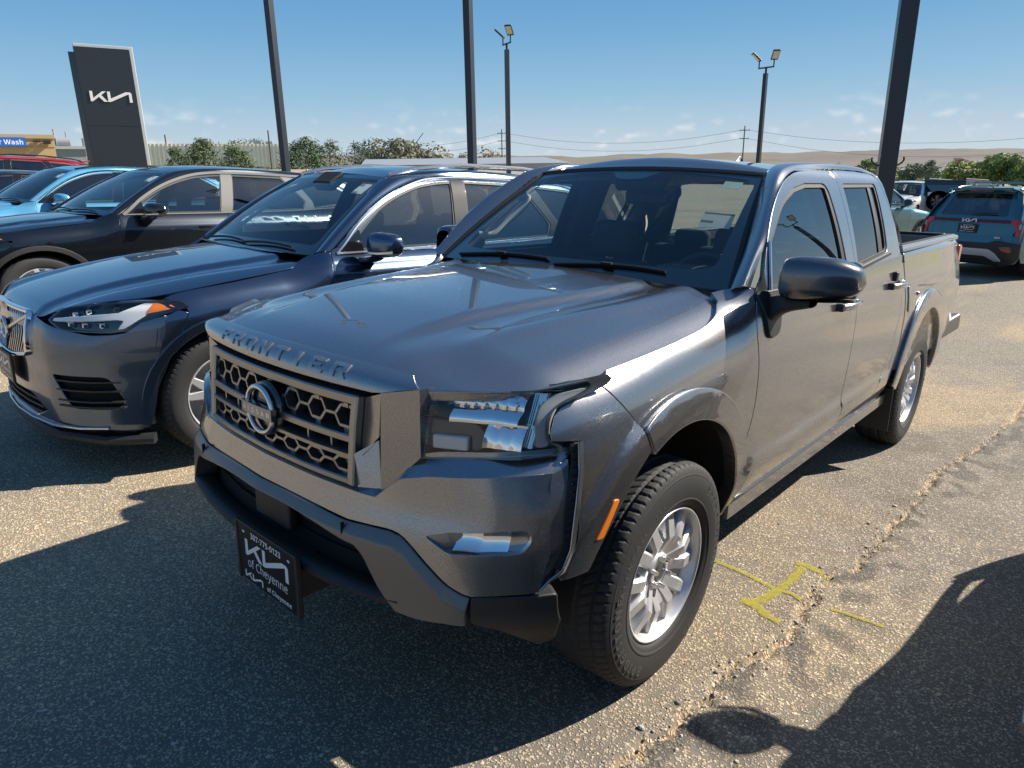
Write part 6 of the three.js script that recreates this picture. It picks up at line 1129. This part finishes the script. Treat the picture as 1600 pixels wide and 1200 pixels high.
  pair('tail_lamp', panel(R, outline([[.79, .80], [.93, .80, .02], [.91, 1.05, .02], [.80, 1.06], [.78, 1.0]], .03), { out: [0, 0, -1], cell: .04, lift: .012, depth: .03 }), M.red);
  pair('back_pillar', loft([[[.565, 1.62, -3.655], [.69, 1.16, -3.90], [.79, 1.04, -3.93]], [[.63, 1.58, -3.60], [.80, 1.20, -3.83], [.90, 1.04, -3.87]]], 10, 3, [.3, 0, -1]), body);
  child('rear_bumper', panel(R, outline([[-.93, .80], [-.72, .80], [-.72, .635], [.72, .635], [.72, .80], [.93, .80], [.93, .42], [.86, .28, .05], [-.86, .28, .05], [-.93, .42]], .04), { out: [0, 0, -1], cell: .06, lift: .01, depth: .06 }), body, T);
  child('spoiler', box(1.1, .03, .22, 0, 1.655, -3.70, .012, [.12, 0, 0]), body, T);
  // inside and underneath
  child('dashboard', loft([[-.74, 0, .74].map((x) => [x, 1.11, -.70]), [-.74, 0, .74].map((x) => [x, 1.13, -1.0]), [-.74, 0, .74].map((x) => [x, 1.10, -1.2]), [-.74, 0, .74].map((x) => [x, .8, -1.25])], 10, 8, [0, 1, 0]), M.dash, T);
  for (const x of [.38, -.38]) { const s = child('seat', [box(.50, .62, .14, x, .86, -1.86, .06, [-.18, 0, 0]), box(.52, .16, .5, x, .56, -1.55, .06)], o.seatMat || M.seat, T); child('headrest', [box(.26, .20, .10, x, 1.27, -1.95, .05, [-.14, 0, 0]), box(.05, .12, .03, x, 1.17, -1.93)], o.seatMat || M.seat, s); }
  child('rear_seat', [box(1.3, .6, .15, 0, .88, -2.80, .06, [-.15, 0, 0]), ...[-.4, .4].map((x) => box(.25, .15, .09, x, 1.26, -2.88, .04))].slice(0, 3), o.seatMat || M.seat, T);
  child('steering_wheel', [new THREE.TorusGeometry(.18, .015, 8, 36).rotateX(-.45).translate(.38, 1.06, -1.32), box(.30, .05, .03, .38, 1.06, -1.32, .01, [-.45, 0, 0])], M.interior, T);
  child('headliner', grid((u, v) => [mix(-.58, .58, u), 1.655 - .05 * ((u - .5) * 2) ** 2, mix(-1.42, -3.6, v)], 6, 6, [0, -1, 0]), M.beige, T);
  pair('pillar_trim', loft([[[.77, 1.12, -.72], [.70, 1.32, -1.0], [.60, 1.60, -1.42]], [[.85, 1.12, -.84], [.77, 1.34, -1.12], [.63, 1.62, -1.55]]], 10, 3, [-1, 0, 0]), M.beige);
  child('cabin_floor', [box(1.6, .03, 2.9, 0, .40, -2.2), box(1.5, .65, .03, 0, .8, -.70)], M.interior, T);
  pair('door_card', grid((u, v) => [xcLow(mix(.4, 1.15, v)) - .10, mix(.4, 1.15, v), mix(-.75, -2.95, u)], 6, 4, [-1, 0, 0]), M.interior);
  for (const zc of [0, -2.984]) pair('wheel_liner', [grid((u, v) => { const a = mix(-.2, Math.PI + .2, u); return [mix(.55, .90, v), .375 + .45 * Math.sin(a), zc + .45 * Math.cos(a)]; }, 20, 2), grid((u, v) => { const a = mix(-.3, Math.PI + .3, u); return [.56, .375 + .45 * v * Math.sin(a), zc + .45 * v * Math.cos(a)]; }, 16, 2, [1, 0, 0])], M.softBlack);
  child('underbody', [box(1.1, .16, 4.3, 0, .30, -1.6), box(1.5, .16, 2.0, 0, .30, -1.5)], M.softBlack, T);
  for (const [x, z] of [[.80, 0], [.80, -2.984], [-.80, 0], [-.80, -2.984]]) {
    const w = new THREE.Group(); w.name = 'wheel'; w.position.set(x, .372, z); if (x < 0) w.rotation.y = Math.PI; T.add(w);
    child('tyre', fine && x > 0 && z === 0 ? tyreGeo(.372, .25, .245, true) : wheelSimple.tyre, M.rubber, w); child('rim', wheelSimple.rim, wheelMat, w);
  }
  if (o.plate) { const pl = child('plate_holder', box(.33, .17, .012, 0, .53, xcFront(0, .5) + .03, .005), M.blackPlastic, T); child('plate_print', new THREE.PlaneGeometry(.31, .155).translate(0, .53, xcFront(0, .5) + .0375), plateMat, pl); }
  if (o.more) o.more(T, { both, pair, inset, R, wsS, Sd });
  return T;
}
M.slip = printed(96, 64, (x, w, h) => { x.fillStyle = '#d9d6cc'; x.fillRect(0, 0, w, h); x.fillStyle = '#b02a34'; x.fillRect(3, 3, 34, 44); x.fillStyle = '#777'; for (let i = 0; i < 7; i++) x.fillRect(42, 8 + i * 7, 36 + (i * 13) % 12, 2); });
function park(o, name, label, category, x, z, yaw = 0, y = 0, scale = [1, 1, 1], group) {
  o.scale.set(...scale); o.position.copy(L(x, y, z)); o.quaternion.copy(TILT).multiply(new THREE.Quaternion().setFromAxisAngle(new THREE.Vector3(0, 1, 0), yaw));
  return top(o, name, label, category, group);
}
const PA = {
  navy: paint([.075, .108, .17], .36, .93), black: paint([.022, .027, .036], .4, .8), sky: paint([.10, .33, .52], .5, .25), teal: paint([.045, .14, .175], .5, .45), tealLight: paint([.05, .145, .17], .5, .45),
  white: paint([.70, .71, .71], .5, 0), red: paint([.30, .012, .02], .5, .2), silver: paint([.36, .345, .32], .5, .7), dark: paint([.02, .025, .04], .5, .4),
};
park(makeSuv({ body: PA.navy, fine: true, rails: M.chromeSoft, glassSide: M.glassBlue, plate: true, pillarMat: phy([.02, .022, .027], .45, 0, { specularIntensity: .15 }) }), 'parked_suv', 'dark blue SUV with chrome grille parked directly beside the grey pickup', 'SUV', -2.881, .037, -.029, .02);
park(makeSuv({ body: PA.black, trim: M.trimGrey, trimWidth: .034, cladding: M.blackPlastic, glassSide: M.glassBlue, pillarMat: M.trimGrey, mirrorMat: M.gloss, rails: null }), 'parked_suv', 'black SUV with wide silver window trim behind the dark blue SUV', 'SUV', -7.5, -.185, .065, .07, [.978, .99, 1.14]);
park(makeSuv({ body: PA.sky, cladding: M.blackPlastic, rails: M.gloss, trim: M.gloss, glassSide: M.glassDark, fin: false }), 'parked_suv', 'light blue crossover with black roof rails beyond the black SUV', 'SUV', -11.45, -.44, .092, .07, [.976, 1.0, 1.064]);
park(makeSuv({ body: PA.dark, trim: M.gloss }), 'parked_suv', 'dark car of which only the roof shows behind the light blue crossover', 'car', -15, 0, .1, .1, [1, .93, 1]);
park(makeSuv({ body: PA.red, trim: M.gloss, rails: M.gloss, fin: false }), 'parked_suv', 'red car of which roof and windows show in front of the car wash', 'car', -19.4, -.8, .08, .3, [1, 1.03, 1.05]);
park(makeSuv({ body: PA.silver, cladding: M.blackPlastic, glassSide: M.glassDark }), 'parked_suv', 'silver grey SUV at the right edge, its near corner just in view', 'SUV', 2.86, -2.0, 3.106, 0, [.935, .86, 1]);
{ // teal crossover seen from behind
  const more = (T, { R }) => {
    const on = (d) => (x, y) => { const p = R(x, y); return [p[0], p[1], p[2] - d]; }, B = [0, 0, -1];
    child('light_bar', panel(on(.016), outline([[-.86, 1.085, .01], [.86, 1.085, .01], [.86, 1.035, .01], [-.86, 1.035, .01]], .05), { out: B, gap: 0, r: .004, depth: .02, cell: .06 }), std([.10, .006, .010], .2), T);
    for (const s of [1, -1]) { const l = child('tail_lamp', panel(on(.026), outline([[.70, 1.095, .01], [.90, 1.10, .02], [.915, .93, .02], [.90, .80, .02], [.83, .79, .02], [.80, .98, .02], [.70, 1.03, .01]].map((p) => [p[0] * s, p[1], p[2]]), .03), { out: B, gap: 0, r: .006, depth: .03, cell: .04 }), M.red, T); child('lamp_unit', panel(on(.031), outline([[.84, 1.02, .01], [.89, 1.03, .01], [.895, .94, .01], [.85, .93, .01]].map((p) => [p[0] * s, p[1], p[2]]), .03), { out: B, gap: 0, r: .003, depth: .01, cell: .04 }), M.milky, l);
      child('side_reflector', panel(on(.035), outline([[.60, .585, .01], [.80, .61, .02], [.82, .50, .02], [.74, .49, .02]].map((p) => [p[0] * s, p[1], p[2]]), .03), { out: B, gap: 0, r: .004, depth: .02, cell: .05 }), M.gloss, T); child('rear_reflector', panel(on(.042), outline([[.64, .545], [.78, .555], [.80, .505], [.72, .50]].map((p) => [p[0] * s, p[1]]), .03), { out: B, gap: 0, r: .004, depth: .02, cell: .05 }), M.red, T); }
    const logo = []; for (const q of markStrokes()) logo.push(plate(q.map(([x, y]) => [.5 - x, y].map((v) => v * .26)).map(([x, y]) => [x, y]).reverse(), .012, .002).rotateY(0).translate(0, 1.028, rzAt(1.06) - .036));
    child('logo', logo, M.white, T);
    child('plate_holder', box(.34, .17, .012, 0, .91, rzAt(.91) - .025, .005), M.blackPlastic, T); child('plate_print', new THREE.PlaneGeometry(.32, .155).rotateY(Math.PI).translate(0, .91, rzAt(.91) - .0335), plateMat, T);
    child('drive_badge', [0, 1, 2].map((i) => box(.026, .03, .006, -.53 - i * .034, .76, rzAt(.76) - .06 + .03, .002)), M.chromeSoft, T);
    child('bumper_cover', panel(on(.028), outline([[-.93, .66], [-.72, .68], [-.55, .70, .02], [-.42, .645, .03], [.42, .645, .03], [.55, .70, .02], [.72, .68], [.93, .66], [.92, .40], [.84, .29, .04], [-.84, .29, .04], [-.92, .40]], .04), { out: B, gap: 0, r: .01, depth: .05, cell: .05 }), M.blackPlastic, T);
    child('skid_plate', panel(on(.05), outline([[-.56, .46, .02], [-.45, .53, .03], [.45, .53, .03], [.56, .46, .02], [.66, .32, .02], [.56, .315], [.40, .41, .04], [-.40, .41, .04], [-.56, .315], [-.66, .32, .02]], .03), { out: B, gap: 0, r: .008, depth: .03, cell: .04 }), M.alloy, T);
    child('brake_lamp', box(.42, .016, .02, 0, 1.615, -3.80, .004), M.red, T); child('roof_spoiler', box(1.16, .035, .26, 0, 1.640, -3.70, .014, [.10, 0, 0]), PA.teal, T);
    child('rear_wiper', sweep([[0, 1.17, -3.99], [-.2, 1.20, -3.965], [-.42, 1.20, -3.96]], [0, 0, -1], rect(.02, .016, .004)), M.softBlack, T);
    for (const z of [-2.0, -2.9]) child('cross_bar', [sweep([[-.60, 1.80, z], [.60, 1.80, z]], [0, 1, 0], rect(.07, .028, .01)), box(.05, .07, .09, .60, 1.77, z, .015), box(.05, .07, .09, -.60, 1.77, z, .015)], z < -2.5 ? M.steel : M.steel, T);
  };
  const rzAt = pchip([[.25, -3.93], [.40, -4.02], [.62, -4.06], [.80, -4.03], [1.0, -4.0], [1.12, -3.97], [1.35, -3.85], [1.60, -3.68], [1.68, -3.60]]);
  park(makeSuv({ body: PA.teal, cladding: M.blackPlastic, rails: M.gloss, trim: M.gloss, more, slip: false }), 'parked_suv', 'teal crossover seen from behind with a red light bar across its tail', 'SUV', .705, -16.428, 2.804, .30, [.95, .913, .903]);
}
park(makeSuv({ body: PA.tealLight, cladding: M.blackPlastic, trim: M.gloss, fin: false }), 'parked_suv', 'teal car half hidden behind the pickup cab, left of the other teal crossover', 'car', -3.0, -17.98, 2.804, .38, [.95, .95, .92]);
park(makeSuv({ body: PA.white, trim: M.gloss, roofMat: PA.white, slip: false }), 'parked_suv', 'white SUV facing the camera behind the pickup bed and the light pole', 'SUV', -5.9, -29.9, -.05, .62, [.98, 1, 1]);
{ // boxy off-roader from behind: black top, white body, spare wheel on the tail door
  const T = new THREE.Group(), black = PA.black, wh = PA.white;
  child('body', [box(1.86, .62, 4.2, 0, .82, 1.9, .06)], wh, T);
  child('hard_top', [solid([[-.88, 1.12, -.18], [.88, 1.12, -.18], [.88, 1.12, 2.5], [-.88, 1.12, 2.5], [-.78, 1.84, -.08], [.78, 1.84, -.08], [.78, 1.84, 2.1], [-.78, 1.84, 2.1]], [[0, 1, 5, 4], [1, 2, 6, 5], [2, 3, 7, 6], [3, 0, 4, 7], [4, 5, 6, 7]]), box(1.6, .06, 2.3, 0, 1.86, 1.0, .025)], black, T);
  child('tail_door', box(1.36, .70, .05, 0, .84, -.215, .02), wh, T); child('back_window', box(1.30, .48, .02, 0, 1.46, -.15, .01, [.13, 0, 0]), M.glassDark, T);
  child('rear_bumper', box(1.88, .24, .22, 0, .50, -.30, .05), M.blackPlastic, T);
  const sp = child('spare_wheel', tyreGeo(.40, .27, .23, false).rotateY(-Math.PI / 2).scale(1, 1, -1).translate(0, 1.06, -.39), M.rubber, T); child('rim', wheelSimple.rim.clone().rotateY(Math.PI / 2).translate(0, 1.06, -.40), M.alloyDark, sp);
  for (const s of [1, -1]) { child('tail_lamp', box(.12, .30, .06, .84 * s, .90, -.22, .015), M.red, T); child('side_window', solid([[.885 * s, 1.18, .05], [.885 * s, 1.18, 2.2], [.80 * s, 1.78, 1.95], [.80 * s, 1.78, .1], [.86 * s, 1.18, .05], [.86 * s, 1.18, 2.2], [.775 * s, 1.78, 1.95], [.775 * s, 1.78, .1]], [[0, 1, 2, 3], [4, 5, 6, 7], [0, 1, 5, 4], [2, 3, 7, 6], [1, 2, 6, 5], [3, 0, 4, 7]]), M.gloss, T); child('roof_rail', box(.05, .06, 2.0, .70 * s, 1.92, 1.0, .02), M.blackPlastic, T); child('door_mirror', box(.22, .20, .12, 1.03 * s, 1.22, 2.35, .04), M.blackPlastic, T); for (const z of [.45, 3.1]) { const w = child('wheel', wheelSimple.tyre.clone().scale(s, 1.05, 1.05).translate(.82 * s, .39, z), M.rubber, T); child('rim', wheelSimple.rim.clone().scale(1, 1, 1).rotateY(s > 0 ? 0 : Math.PI).translate(.82 * s, .39, z), M.alloyDark, w); } }
  park(T, 'off_roader', 'boxy black-topped off-roader from behind with a spare wheel on its tail', 'off-roader', -4.4, -31.2, Math.PI - .25, .5);
}
renderer.render(scene, camera);
